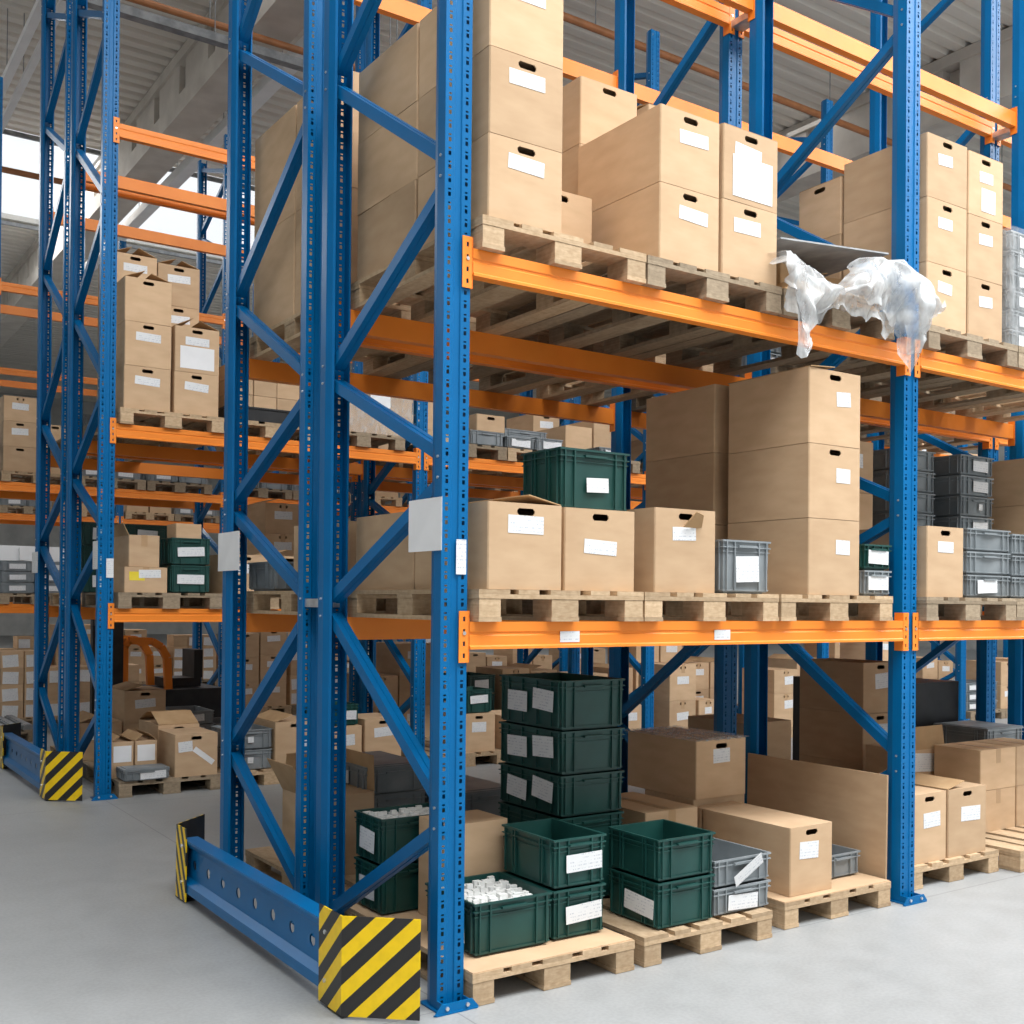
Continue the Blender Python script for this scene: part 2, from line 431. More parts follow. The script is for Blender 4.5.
# end-of-rack guards
def guard(y0, label):
    o = empty('rack_end_guard', (-.36, y0, 0), label, 'rack guard', 'striped rack end guards')
    z0, z1 = .055, .325
    # C rail with holes: web built as cells around octagonal holes
    mb = MB(); ya, yb = .16, 2.06
    wz0, wz1 = z0 + .07, z1 - .05
    n = 9; cw = (yb - ya) / n; t = .006
    for i in range(n):
        a = ya + i * cw; c = a + cw / 2; m = (wz0 + wz1) / 2; r = .027
        oct_ = [(c + r * math.cos(PI / 8 + k * PI / 4), m + r * math.sin(PI / 8 + k * PI / 4)) for k in range(8)]
        rect = [(a + cw, wz1), (c, wz1), (c, wz1), (a, wz1), (a, wz0), (c, wz0), (c, wz0), (a + cw, wz0)]
        outer = [(a + cw, m + r * .4), (a + cw, wz1), (a, wz1), (a, m + r * .4), (a, m - r * .4), (a, wz0), (a + cw, wz0), (a + cw, m - r * .4)]
        for xx in (0, t):
            n0 = len(mb.v)
            mb.v += [(xx, p, q) for p, q in oct_] + [(xx, p, q) for p, q in outer]
            for k in range(8): mb.f.append((n0 + k, n0 + (k + 1) % 8, n0 + 8 + (k + 1) % 8, n0 + 8 + k))
    mb.prism([(.0, wz1), (-.012, wz1 + .008), (-.030, z1 - .010), (-.030, z1), (.05, z1), (.05, z1 - .006), (.006, z1 - .006), (.006, wz1)], ya, yb, 'y')
    mb.prism([(.0, wz0), (-.030, z0 + .045), (-.030, z0), (-.02, z0), (.03, z0), (.03, z0 + .006), (-.024, z0 + .006), (-.024, z0 + .043), (.006, wz0)], ya, yb, 'y')
    put('guard_rail', mb.mesh('guard_rail', 'blue'), o)
    H0, H1 = .012, .385
    def plate(pts, mat, name, u0=0):
        v, f, uv = [], [], []; u = u0; us = []
        for i, p in enumerate(pts):
            if i: u += (Vector(p) - Vector(pts[i - 1])).length
            us.append(u)
        # offset inwards for thickness
        k = len(pts); th = .006
        nrm = []
        for i in range(k):
            d = Vector(pts[min(i + 1, k - 1)]) - Vector(pts[max(i - 1, 0)]); d.normalize(); nrm.append(Vector((d.y, -d.x)))
        for lay in (0, 1):
            for p, n_ in zip(pts, nrm):
                q = Vector(p) - n_ * th * lay if True else 0
                v += [(q.x, q.y, H0), (q.x, q.y, H1)]
        for i in range(k - 1):
            f.append((2 * i, 2 * i + 2, 2 * i + 3, 2 * i + 1))
            b = 2 * k; f.append((b + 2 * i, b + 2 * i + 1, b + 2 * i + 3, b + 2 * i + 2))
            f.append((2 * i, b + 2 * i, b + 2 * i + 2, 2 * i + 2)); f.append((2 * i + 1, 2 * i + 3, b + 2 * i + 3, b + 2 * i + 1))
        e = 2 * (k - 1); b = 2 * k
        f += [(0, 1, b + 1, b), (e, b + e, b + e + 1, e + 1)]
        me = bpy.data.meshes.new(name); me.from_pydata(v, [], f); me.materials.append(M[mat]); me.materials.append(M['blackrub'])
        L_ = me.uv_layers.new(name='UVMap')
        for p in me.polygons:
            lay2 = all(me.loops[li].vertex_index >= 2 * k for li in p.loop_indices)
            if lay2: p.material_index = 1
            for li in p.loop_indices:
                vi = me.loops[li].vertex_index; L_.data[li].uv = (us[(vi % (2 * k)) // 2], me.vertices[vi].co.z)
        return put(name, me, o)
    X0 = -.038
    plate([(X0, .33), (X0, .125), (.185, -.075)], 'stripe', 'corner_plate')
    plate([(.17, 2.33), (X0, 2.14), (X0, 1.98)], 'stripe2', 'corner_plate')
    mb = MB()
    for y in (.27, 2.04):
        for z in (.105, .29): mb.cyl((X0, y, z), .009, -.006, 'x', 6)
    put('bolt', mb.mesh('bolt', 'bolt'), o)
    mb = MB()
    for y in (.2, 2.1): mb.box(.0, .05, y - .04, y + .04, .001, .055); mb.box(-.03, .11, y - .07, y + .07, .0005, .008)
    put('foot', mb.mesh('foot', 'blackrub'), o)
guard(0, 'end guard with yellow and black striped plates, nearest the camera')
guard(5.292, 'end guard with striped plates on the next rack, at far left')

# ---------------------------------------------------------------- pallets
PW, PD = .83, 1.22
def pallet_parts():
    r = []
    for i, (x, w) in enumerate(((0, .145), (.185, .1), (.34, .15), (.545, .1), (.685, .145))):
        r.append(('deck_board', MB().box(x, x + w, 0, PD, PH - .018, PH)))
    for y in (0, PD / 2 - .07, PD - .14): r.append(('cross_board', MB().box(0, PW, y, y + .14, PH - .036, PH - .0185)))
    for x in (0, PW / 2 - .07, PW - .105):
        w = .14 if 0 < x < .5 else .105
        for y in (0, PD / 2 - .07, PD - .14): r.append(('block', MB().box(x + .003, x + w - .003, y + .002, y + .138, .0185, PH - .0365)))
        r.append(('base_board', MB().box(x, x + w, 0, PD, 0, .018)))
    return r
PP = {}
for mat in ('wood', 'woodgrey'): PP[mat] = [(n, m.mesh(n, mat)) for n, m in pallet_parts()]
def pallet_joined(mat):
    mb = MB()
    for _, q in pallet_parts():
        n = len(mb.v); mb.v += q.v; mb.f += [tuple(n + i for i in f) for f in q.f]
    return mb.mesh('pallet', mat)
PJ = {m: pallet_joined(m) for m in ('wood', 'woodgrey')}
def pallet(x, y, z, label, parts=True, mat='wood', rz=0, group='wooden pallets in the racks'):
    if parts:
        o = empty('pallet', (x, y, z), label, 'pallet', group, rz)
        for n, me in PP[mat]: put(n, me, o)
    else:
        o = put('pallet', PJ[mat], None, (x, y, z), rz); tag(o, label, 'pallet', group)
    return o

# ---------------------------------------------------------------- cartons
CM = {}
def carton_mesh(w, d, h, hf=True, hs=False, mat='card'):
    key = (round(w, 3), round(d, 3), round(h, 3), hf, hs, mat)
    if key in CM: return CM[key]
    v, f = [], []
    c = .005; x, y = w / 2, d / 2
    def face_with_hole(P, wid):
        """P(u,z) maps face coords; u in -wid/2..wid/2"""
        hw, hh, ch = .043, .014, .009
        zc = h - .034
        us = [-wid / 2 + c, -hw, hw, wid / 2 - c]; zs = [0, zc - hh, zc + hh, h]
        n = len(v)
        for z in zs:
            for u in us: v.append(P(u, z, 0))
        for r in range(3):
            for q in range(3):
                if r == 1 and q == 1: continue
                a = n + r * 4 + q; f.append((a, a + 1, a + 5, a + 4))
        m = len(v)
        o8 = [(-hw + ch, zc - hh), (hw - ch, zc - hh), (hw, zc - hh + ch), (hw, zc + hh - ch), (hw - ch, zc + hh), (-hw + ch, zc + hh), (-hw, zc + hh - ch), (-hw, zc - hh + ch)]
        for dep in (0, .006):
            for u, z in o8: v.append(P(u, z, dep))
        for k in range(8): f.append((m + k, m + (k + 1) % 8, m + 8 + (k + 1) % 8, m + 8 + k))
        A, B, C, E = n + 5, n + 6, n + 10, n + 9
        f.extend([(A, m, m + 7), (B, m + 2, m + 1), (C, m + 4, m + 3), (E, m + 6, m + 5)])
        return
    def plain(P, wid):
        n = len(v)
        for u, z in ((-wid / 2 + c, 0), (wid / 2 - c, 0), (wid / 2 - c, h), (-wid / 2 + c, h)): v.append(P(u, z, 0))
        f.append((n, n + 1, n + 2, n + 3))
    (face_with_hole if hf else plain)(lambda u, z, q: (u, -y + q, z), w)
    (face_with_hole if hs else plain)(lambda u, z, q: (-x + q, -u, z), d)
    plain(lambda u, z, q: (-u, y, z), w)
    plain(lambda u, z, q: (x, u, z), d)
    for sx, sy in ((1, -1), (1, 1), (-1, 1), (-1, -1)):
        n = len(v); a = (sx * (x - c), sy * y); b = (sx * x, sy * (y - c))
        for z in (0, h): v.extend([(*a, z), (*b, z)])
        f.append((n, n + 1, n + 3, n + 2))
    for z in (0, h):
        n = len(v)
        for px, py in ((-x + c, -y), (x - c, -y), (x, -y + c), (x, y - c), (x - c, y), (-x + c, y), (-x, y - c), (-x, -y + c)): v.append((px, py, z))
        f.append(tuple(range(n, n + 8)))
    # top flaps meeting in the middle: two thin leaves with a gap
    me = bpy.data.meshes.new('cardboard_box'); me.from_pydata(v, [], f)
    bm = bmesh.new(); bm.from_mesh(me); bmesh.ops.remove_doubles(bm, verts=bm.verts, dist=1e-5); bmesh.ops.recalc_face_normals(bm, faces=bm.faces); bm.to_mesh(me); bm.free()
    me.materials.append(M[mat]); CM[key] = me
    return me
FLM = {}
def add_flaps(o, w, d, h, ang=18, which='fb', mat='card_in'):
    """lifted top flaps hinged on front/back/left/right edges"""
    for s in which:
        ln = {'f': d * .42, 'b': d * .42, 'l': w * .45, 'r': w * .45}[s]; wd = w - .012 if s in 'fb' else d - .012
        me = MB().box(-wd / 2, wd / 2, 0, ln, 0, .004).mesh('flap', mat)
        a = math.radians(ang + R.uniform(-6, 6))
        loc, rz = {'f': ((0, -d / 2 + .003, h + .001), 0), 'b': ((0, d / 2 - .003, h + .001), PI), 'l': ((-w / 2 + .003, 0, h + .001), -PI / 2), 'r': ((w / 2 - .003, 0, h + .001), PI / 2)}[s]
        fo = put('flap', me, o, loc); fo.rotation_euler = (a, 0, rz)
LBM = {}
def lab_mesh(w, h, mat='label'):
    k = (w, h, mat)
    if k not in LBM: LBM[k] = MB().box(-w / 2, w / 2, -.0008, 0, -h / 2, h / 2).mesh('label', mat)
    return LBM[k]
def carton(x0, x1, y0, y1, z0, z1, label, group=None, lab=(0, .0, .12, .045), hf=True, hs=False, flaps=None, ang=18, mat='card', rz=None, tape=False, big=None, name='cardboard_box', yl=None):
    w, d, h = x1 - x0, y1 - y0, z1 - z0 - .0015
    o = put(name, carton_mesh(w, d, h, hf, hs, mat), None, ((x0 + x1) / 2, (y0 + y1) / 2, z0 + .001), math.radians(R.uniform(-.5, .5)) if rz is None else math.radians(rz))
    tag(o, label, 'box', group)
    if lab:
        lx, lz, lw, lh = lab
        p = put('label', lab_mesh(lw * 1.15, lh * 1.2), o, (lx, -d / 2 - .0008, h - .085 - lh / 2 + lz)); p.rotation_euler.y = math.radians(R.uniform(-4, 4))
    if big: p = put('label', lab_mesh(big[2], big[3], 'paper'), o, (big[0], -d / 2 - .0012, big[1])); p['label'] = 'large white sheet'
    if yl: p = put('label', lab_mesh(yl[2], yl[3], 'yellowlab'), o, (yl[0], -d / 2 - .0006, yl[1])); p['label'] = 'yellow sticker'
    if flaps: add_flaps(o, w, d, h, ang, flaps)
    if tape:
        me = MB().box(-.024, .024, -d / 2 - .0008, d / 2, 0, .0012).mesh('tape', 'tape'); put('tape', me, o, (0, 0, h + .0004))
        me = MB().box(-.024, .024, -.0008, 0, -.09, 0).mesh('tape', 'tape'); put('tape', me, o, (0, -d / 2 - .0002, h))
    return o

# ---------------------------------------------------------------- crates
KM = {}
def crate_mesh(w, d, h, mat):
    key = (round(w, 3), round(d, 3), round(h, 3), mat)
    if key in KM: return KM[key]
    mb = MB(); o = .008; t = .004
    X, Y = w / 2 - o, d / 2 - o; b = .006
    hr = min(.036, h * .24)
    # walls (slight taper)
    def ring(x0, y0, z0, x1, y1, z1, xi0, yi0, xi1, yi1):
        n = len(mb.v)
        for xx, yy, zz in ((x0, y0, z0), (x1, y1, z1), (xi1, yi1, z1), (xi0, yi0, z0)):
            mb.v += [(-xx, -yy, zz), (xx, -yy, zz), (xx, yy, zz), (-xx, yy, zz)]
        for a in range(4):
            for i in range(4):
                j = (i + 1) % 4; p = (a + 1) % 4
                mb.f.append((n + a * 4 + i, n + a * 4 + j, n + p * 4 + j, n + p * 4 + i))
    ring(X - b, Y - b, .007, X, Y, h - .001, X - b - t, Y - b - t, X - t, Y - t)
    mb.box(-X + .02, X - .02, -Y + .02, Y - .02, 0, .007); mb.box(-X + b, X - b, -Y + b, Y - b, .007, .011)
    def frame_(z0, z1, out):
        x, y = X + out, Y + out
        ring(x, y, z0, x, y, z1, X - .001, Y - .001, X - .001, Y - .001)
    frame_(h - .009, h, o); frame_(h - hr, h - hr + .005, o * .9); frame_(.012, .02, .0)
    if h > .16: frame_(h - hr - .02, h - hr - .016, o * .45)
    # ribs
    def ribs(n_, half, yc, swap):
        for i in range(n_):
            u = -half + 2 * half * i / (n_ - 1)
            a = (u - .003, u + .003, yc - .009, yc, .016, h - .006)
            if swap: mb.box(a[2], a[3], a[0], a[1], a[4], a[5])
            else: mb.box(*a)
    for s in (-1, 1):
        for half, n_ in ((X - .02, 2), (X - .07, 2)):
            ribs(2, half, s * Y + (.009 if s > 0 else 0), False)
        for half in (Y - .02, Y - .08, Y - .2 if Y > .23 else Y - .1): ribs(2, half, s * X + (.009 if s > 0 else 0), True)
        # grip bar on the short face
        mb.box(-.06, .06, s * Y - (.016 if s < 0 else 0), s * Y + (.016 if s > 0 else 0), h - hr * .8 - .006, h - hr * .8 + .004)
    me = mb.mesh('storage_crate', mat); KM[key] = me
    return me
def crate(x0, x1, y0, y1, z0, z1, label, mat='greenp', group=None, lab=None, side=None, lid=False, rz=None, parts=False):
    w, d, h = x1 - x0, y1 - y0, z1 - z0 - .0015
    o = put('storage_crate', crate_mesh(w, d, h, mat), None, ((x0 + x1) / 2, (y0 + y1) / 2, z0 + .001), math.radians(R.uniform(-.4, .4)) if rz is None else math.radians(rz))
    tag(o, label, 'crate', group)
    if lab:
        lx, lz, lw, lh = lab
        put('label', lab_mesh(lw, lh), o, (lx, -d / 2 - .0016, h * .5 + lz)).rotation_euler.y = math.radians(R.uniform(-3, 3))
    for (ly, lz, lw, lh) in (side or ()):
        me = MB().box(-.0008, 0, -lw / 2, lw / 2, -lh / 2, lh / 2).mesh('label', 'label')
        p = put('label', me, o, (-w / 2 - .0016, ly, h * .5 + lz)); p.rotation_euler.x = math.radians(R.uniform(-6, 6))
    if lid:
        mb = MB().box(-w / 2 + .002, w / 2 - .002, -d / 2 + .002, d / 2 - .002, 0, .008); mb.box(-w / 2 + .03, w / 2 - .03, -d / 2 + .03, d / 2 - .03, .008, .012)
        put('lid', mb.mesh('lid', mat), o, (0, 0, h + .0006))
    if parts:
        rr = random.Random(3); mb = MB()
        mb.box(-w / 2 + .025, w / 2 - .025, -d / 2 + .025, d / 2 - .025, .017, h - .035)
        for i in range(90):
            x = rr.uniform(-w / 2 + .04, w / 2 - .04); y = rr.uniform(-d / 2 + .04, d / 2 - .04); z = h - .036
            q = rr.uniform(.008, .02); mb.box(x - q, x + q, y - q * .6, y + q * .6, z, z + rr.uniform(.012, .034))
        p = put('small_white_fittings', mb.mesh('small_white_fittings', 'white'), o); p['kind'] = 'stuff'
    return o

# ---------------------------------------------------------------- goods, near rack
P0, P1, P2 = PH + .0005, S1 + PH, S2 + PH        # tops of pallets on floor, lower, upper level
G_CB = 'cartons on the near rack'; G_CR = 'plastic crates on the near rack'
SLOT = (.085, .925, 1.772)
def pal(row, bay, lev, k, desc, parts=True, mat='wood', dx=0, dy=0, x=None, y=None):
    lv = {0: 'on the floor', 1: 'on lower beams', 2: 'on upper beams'}[lev]
    rn = {'A': 'near rack front', 'B': 'near rack rear', 'C': 'rack across aisle, front', 'D': 'rack across aisle, rear', 'E': 'third rack row', 'F': 'farthest rack row'}[row]
    yy = ROW[row][1] - .045
    if lev == 0: dx += .02
    zz = {0: S0, 1: S1, 2: S2}[lev]
    xx = bay * L + SLOT[k] + dx if x is None else x
    return pallet(xx, (yy if y is None else y) + dy, zz, f'{desc} pallet {lv}, {["left", "middle", "right"][k]} of {ORD[bay]} bay, {rn}', parts, mat, math.radians(R.uniform(-.3, .3)) if parts else 0)
# pallets of the near rack
for k, (de, ma) in enumerate((('pale worn wooden', 'wood'), ('grubby wooden', 'woodgrey'), ('wooden', 'woodgrey'))): pal('A', 0, 2, k, de, True, ma if k else 'wood')
for k, (de, ma) in enumerate((('clean pale wooden', 'wood'), ('pale wooden', 'wood'), ('dark-ended wooden', 'wood'))): pal('A', 0, 1, k, de, True, ma)
pal('A', 0, 0, 0, 'sheet-covered wooden', True, 'wood', x=.073, y=-.045).scale.x = .975; pal('A', 0, 0, 1, 'pale wooden', True, 'wood', x=.935, y=-.05).scale.x = .95; pal('A', 0, 0, 2, 'sheet-topped wooden', True, 'wood', x=1.862, y=.0).scale.x = .96
for k in (0, 1): pal('A', 1, 2, k, 'weathered wooden', True, 'woodgrey'); pal('A', 1, 1, k, 'grey weathered wooden', True, 'woodgrey')
pal('A', 1, 2, 2, 'wooden', False); pal('A', 1, 1, 2, 'wooden', False)
pal('A', 1, 0, 0, 'loaded wooden', True, 'wood', x=3.0, y=.12)
pallet(3.90, .03, S0, 'empty-fronted wide wooden pallet on the floor at the right edge', True, 'wood')
for lev in (1, 2):
    for k in (0, 1, 2): pal('B', 0, lev, k, 'wooden', lev == 2, 'woodgrey' if k == 1 else 'wood'); pal('B', 1, lev, k, 'wooden', False, 'woodgrey')
for k in (0, 1, 2): pal('B', 0, 0, k, 'wooden', False); pal('B', 1, 0, k, 'wooden', False, dy=.1)
for lev in (1, 2): pal('B', 2, lev, 0, 'wooden', False)

# --- near rack, first bay, lower level
carton(.13, .49, -.03, .55, P1, 1.957, 'brown carton with lifted top flaps and long label, beside the nearest upright', G_CB, (.0, .03, .15, .06), flaps='r', ang=13)
carton(.13, .49, .57, 1.13, P1, 1.957, 'long brown carton seen through the end frame behind the paper notice', G_CB, None)
carton(.53, .905, 0, .57, P1, 1.957, 'brown carton with low white label, second from the nearest upright', G_CB, (.0, -.05, .15, .05))
carton(.53, .905, .6, 1.15, P1, 1.94, 'plain carton hidden behind the second lower-level carton', G_CB, None)
gc = crate(.575, .955, .10, .40, 1.958, 2.222, 'green plastic crate standing on top of two brown cartons', 'greenp', G_CR, (.01, -.02, .12, .062), rz=0)
b3 = carton(1.02, 1.385, 0, .57, P1, 1.985, 'brown carton with a torn front corner flap, centre of the lower shelf', G_CB, (-.01, .0, .12, .05))
me = MB().prism([(-.07, .0), (.06, .0), (.02, .07), (-.04, .085)], 0, .004, 'y').mesh('torn_flap', 'card_in'); q = put('torn_flap', me, b3, (.04, -.29, .29)); q.rotation_euler = (math.radians(38), 0, .15)
crate(1.42, 1.735, -.01, .39, P1, 1.86, 'small grey crate with hanging paper between carton and tall stack', 'greyp', G_CR, (.0, -.01, .15, .12))
for i, (a, b) in enumerate(((P1, 1.985), (1.986, 2.35), (2.351, 2.72))):
    o = carton(1.975, 2.355, -.03, .52, a, b, ['bottom', 'middle', 'top'][i] + ' brown carton of the tall three-high stack right of the grey crate', G_CB, (.06, -.02 if i != 1 else -.03, .09, .06), hf=i != 0)
    if i == 2: add_flaps(o, .38, .58, .368, 8, 'l')
for i, (a, b) in enumerate(((P1, 1.985), (1.986, 2.37), (2.371, 2.735))):
    carton(1.965, 2.33, .61, 1.17, a, b, ['bottom', 'middle', 'top'][i] + ' carton of the set-back three-high stack left of the tall one', G_CB, None, hf=False)
crate(2.47, 2.69, .03, .43, P1, 1.745, 'lower small grey crate with white label beside the second upright', 'greyp', G_CR, (0, 0, .16, .07))
crate(2.47, 2.69, .03, .43, 1.746, 1.88, 'upper small dark crate with white label beside the second upright', 'greenp', G_CR, (0, 0, .16, .07))
carton(2.40, 2.70, .5, 1.05, P1, 1.86, 'dim carton behind the two small labelled crates', G_CB, None, hf=False)

# --- near rack, second bay, lower level
carton(2.95, 3.275, 0, .5, P1, 1.995, 'brown carton standing alone right of the second upright', G_CB, (0, -.0, .12, .05))
for i in range(3):
    carton(2.93, 3.29, .62, 1.15, P1 + i * .31, P1 + i * .31 + .309, ['bottom', 'middle', 'top'][i] + ' dim carton in the stack seen left of the second upright', G_CB, (.0, 0, .14, .07) if i == 2 else None)
for i in range(3):
    crate(3.31 + .0, 3.73, 0, .38, P1 + i * .13, P1 + i * .13 + .129, ['bottom', 'middle', 'top'][i] + ' flat grey crate in the low pile right of the lone carton', 'greyp', G_CR, (-.02, 0, .19, .075) if i == 0 else None)
for i in range(3):
    crate(3.75, 4.17, 0, .55, P1 + i * .125, P1 + i * .125 + .124, ['bottom', 'middle', 'top'][i] + ' flat grey crate of the low pile at the right edge', 'greyp', G_CR, (-.02, 0, .12, .07) if i == 2 else None)
for i in range(7):
    crate(4.08, 4.44, .56, 1.12, P1 + i * .132, P1 + i * .132 + .131, f'{["lowest", "second", "third", "fourth", "fifth", "sixth", "top"][i]} grey crate of the tall stack behind the low crate pile', 'greyp', G_CR, (.03, 0, .16, .07) if i != 4 else (.03, 0, .04, .04))
for i in range(7):
    crate(3.52, 3.9, .62, 1.14, P1 + i * .132, P1 + i * .132 + .131, f'{["lowest", "second", "third", "fourth", "fifth", "sixth", "top"][i]} grey crate of the set-back stack just right of the second upright', 'greyp', G_CR, None)
for i in range(3):
    carton(4.62, 4.98, .4, .95, P1 + i * .31, P1 + i * .31 + .309, ['bottom', 'middle', 'top'][i] + ' plain carton at the right picture edge, lower shelf', G_CB, None, hf=False)

# --- near rack, first bay, upper level
H2 = (P2, 3.395, 3.735, 4.075)
for i in range(3):
    for j, (ya_, yb_) in enumerate(((-.03, .547), (.56, 1.137))):
        carton(.122, .478, ya_, yb_, H2[i], H2[i + 1] - .001, ['lowest', 'middle', 'top'][i] + (' carton of the three-high corner stack on the upper shelf' if j == 0 else ' carton of the rear corner stack, seen through the end frame'), G_CB, (.0, .02, .15, .05) if j == 0 else None)
for i in range(2):
    carton(1.0, 1.36, -.03, .56, (P2, 3.40)[i], (3.399, 3.74)[i], ['lower', 'upper'][i] + ' carton of the long pair in the middle of the upper shelf', G_CB, (.02, -.0, .15, .05))
for i in range(2):
    carton(1.38, 1.74, -.03, .56, (P2, 3.41)[i], (3.409, 3.75)[i], ['lower carton with label under the one with a big sheet, upper shelf', 'upper carton with a large white sheet on its front, upper shelf'][i], G_CB, (-.02, .01, .15, .055), big=(.01, .12, .26, .19) if i else None, flaps='f' if i else None, ang=12)
for i in range(3):
    carton(1.06, 1.42, .62, 1.15, (P2, 3.40, 3.80)[i], (3.399, 3.799, 4.13)[i], ['lowest', 'middle', 'top'][i] + ' carton of the stack behind the long pair, upper shelf', G_CB, None)
for i in range(3):
    carton(1.52, 1.88, .65, 1.15, H2[i], H2[i + 1] + (.05 if i == 2 else -.001), ['lowest', 'middle', 'top'][i] + ' carton hidden behind the sheet-labelled one, upper shelf', G_CB, None, flaps='f' if i == 2 else None)
carton(.53, .89, .3, .86, P2, 3.395, 'carton standing back between the corner stack and the long pair', G_CB, None)
# flattened cardboard and film on the third pallet
for i in range(5):
    o = put('cardboard_sheet', MB().box(-.38 + .02 * i, .38 - .03 * i, -.5, .5, 0, .012).mesh('cardboard_sheet', 'card_in'), None, (2.22, .53, P2 + .01 + i * .016), R.uniform(-.03, .03))
    tag(o, f'{["lowest", "second", "third", "fourth", "top"][i]} flat cardboard sheet in the pile under the plastic film', 'cardboard', 'flattened cardboard on the upper shelf')
def crushed(x, y, z, w, d, h, rz, rx, label):
    o = put('crushed_carton', carton_mesh(w, d, h, False, False, 'card_in'), None, (x, y, z), rz); o.rotation_euler = (rx, 0, rz); tag(o, label, 'cardboard', 'flattened cardboard on the upper shelf'); add_flaps(o, w, d, h, 8, 'fl')
crushed(2.05, .30, P2 + .092, .3, .3, .10, .2, 0, 'left crushed open carton under the plastic film')
crushed(2.36, .28, P2 + .092, .26, .3, .09, -.3, 0, 'right crushed open carton under the plastic film')
o = put('cardboard_sheet', MB().box(-.42, .42, -.38, .38, 0, .008).mesh('cardboard_sheet', 'greymetal'), None, (2.17, .36, P2 + .26)); o.rotation_euler = (math.radians(-3), math.radians(-6), .03)
tag(o, 'large grey-edged cardboard sheet lying on the crushed cartons', 'cardboard')
def film_sheet(x0, x1, y0, top, bot, seed, amp, nx=70, nz=34, hang=None):
    rr = random.Random(seed); ph = [rr.uniform(0, 6.28) for _ in range(12)]
    v, f = [], []
    def itp(tab, u):
        for (a, p), (b, q) in zip(tab, tab[1:]):
            if a <= u <= b: return p + (q - p) * (u - a) / (b - a)
        return tab[-1][1]
    for j in range(nz + 1):
        for i in range(nx + 1):
            u, t = i / nx, j / nz
            zt, zb = itp(top, u), itp(bot, u)
            zb += .012 * math.sin(u * 90 + ph[0]) + .010 * math.sin(u * 47 + ph[1])
            z = zt + (zb - zt) * t
            x = x0 + (x1 - x0) * u
            yy = itp(y0, u) - .07 * math.sin(PI * min(1, t * 1.2)) * itp(amp, u)
            yy += (.024 * math.sin(x * 21 + z * 9 + ph[2]) + .014 * math.sin(x * 44 - z * 17 + ph[3]) + .008 * math.sin(x * 83 + z * 24 + ph[4]) + .004 * math.sin(x * 131 - z * 52 + ph[5]))
            if t < .06: yy += .10 * (1 - t / .06)
            x += .012 * math.sin(z * 40 + x * 20 + ph[6]); z += .012 * math.sin(x * 35 + ph[7] + z * 12)
            v.append((x, yy, z))
    for j in range(nz):
        for i in range(nx): a = j * (nx + 1) + i; f.append((a, a + 1, a + nx + 2, a + nx + 1))
    me = bpy.data.meshes.new('film_sheet'); me.from_pydata(v, [], f); me.materials.append(M['film'])
    for p in me.polygons: p.use_smooth = True
    return me
fr = empty('plastic_film', (2.3, -.14, P2), 'crumpled clear plastic film draped over cardboard and hanging off the upper beam', 'plastic film')
top = [(0, 3.20), (.08, 3.24), (.18, 3.16), (.28, 3.11), (.38, 3.11), (.48, 3.18), (.56, 3.30), (.68, 3.33), (.8, 3.30), (.9, 3.26), (1, 3.12)]
bot = [(0, 2.99), (.07, 2.90), (.09, 2.76), (.15, 2.71), (.18, 2.86), (.24, 2.90), (.3, 2.99), (.4, 3.0), (.55, 2.97), (.68, 2.92), (.74, 2.90), (.77, 2.77), (.82, 2.76), (.86, 2.93), (.95, 3.0), (1, 3.06)]
yb = [(0, -.12), (.7, -.13), (.8, -.16), (1, -.15)]
am = [(0, .5), (.15, .7), (.4, .2), (.7, .8), (.85, 1.0), (1, .2)]
for sd, dz in ((1, 0), (5, .0)):
    me = film_sheet(1.665, 2.81, [(a, b - .03 * (sd == 5)) for a, b in yb], [(a, b - .04 * (sd == 5)) for a, b in top], [(a, b + .07 * (sd == 5)) for a, b in bot], sd, am)
    put('film_sheet', me, fr, (-2.3, .14, -P2))

# --- near rack, second bay, upper level
for c, (xa, xb, zs) in enumerate(((2.925, 3.285, (P2, 3.415, 3.765, 4.11)), (3.30, 3.63, (P2, 3.40, 3.75, 4.10)))):
    for i in range(3):
        carton(xa, xb, 0, .56, zs[i], zs[i + 1] - .001, f'{["bottom", "middle", "top"][i]} carton of the {["left", "right"][c]} column behind the second upright, upper shelf', G_CB, (-.02 if c == 0 else 0, -.01, .11, .05), big=(.02, .1, .13, .13) if c and i == 2 else None, flaps='f' if c and i == 2 else None, ang=10)
for i in range(3):
    carton(2.93, 3.29, .58, .90, (P2, 3.38, 3.72)[i], (3.379, 3.719, 4.05)[i], ['bottom', 'middle', 'top'][i] + ' carton of the shorter stack behind the film, handle facing the frame', G_CB, None, hf=False, hs=True, flaps='l' if i == 2 else None)
for i in range(6):
    crate(3.74, 4.14, .02, .58, P2 + i * .115, P2 + i * .115 + .114, f'{["lowest", "second", "third", "fourth", "fifth", "top"][i]} grey crate of the film-wrapped stack at right edge', 'greyp', G_CR, (-.05, 0, .12, .06))
mb = MB(); ns = 26; w_, d_ = .43, .6
v0 = len(mb.v)
for j in range(ns + 1):
    z = j / ns * .70
    for i in range(24):
        t = i / 24 * 4; s, q = int(t), t % 1
        cx, cy = [(-1 + 2 * q, -1), (1, -1 + 2 * q), (1 - 2 * q, 1), (-1, 1 - 2 * q)][s]
        a = 1 + .012 * math.sin(j * 2.2 + i); mb.v.append((cx * w_ / 2 * a, cy * d_ / 2 * a, z))
for j in range(ns):
    for i in range(24): a = v0 + j * 24; b = a + 24; mb.f.append((a + i, a + (i + 1) % 24, b + (i + 1) % 24, b + i))
o = put('stretch_wrap', mb.mesh('stretch_wrap', 'wrapfilm', True), None, (3.94, .30, P2 + .003)); tag(o, 'clear stretch wrap around the grey crate stack at right edge', 'plastic film')

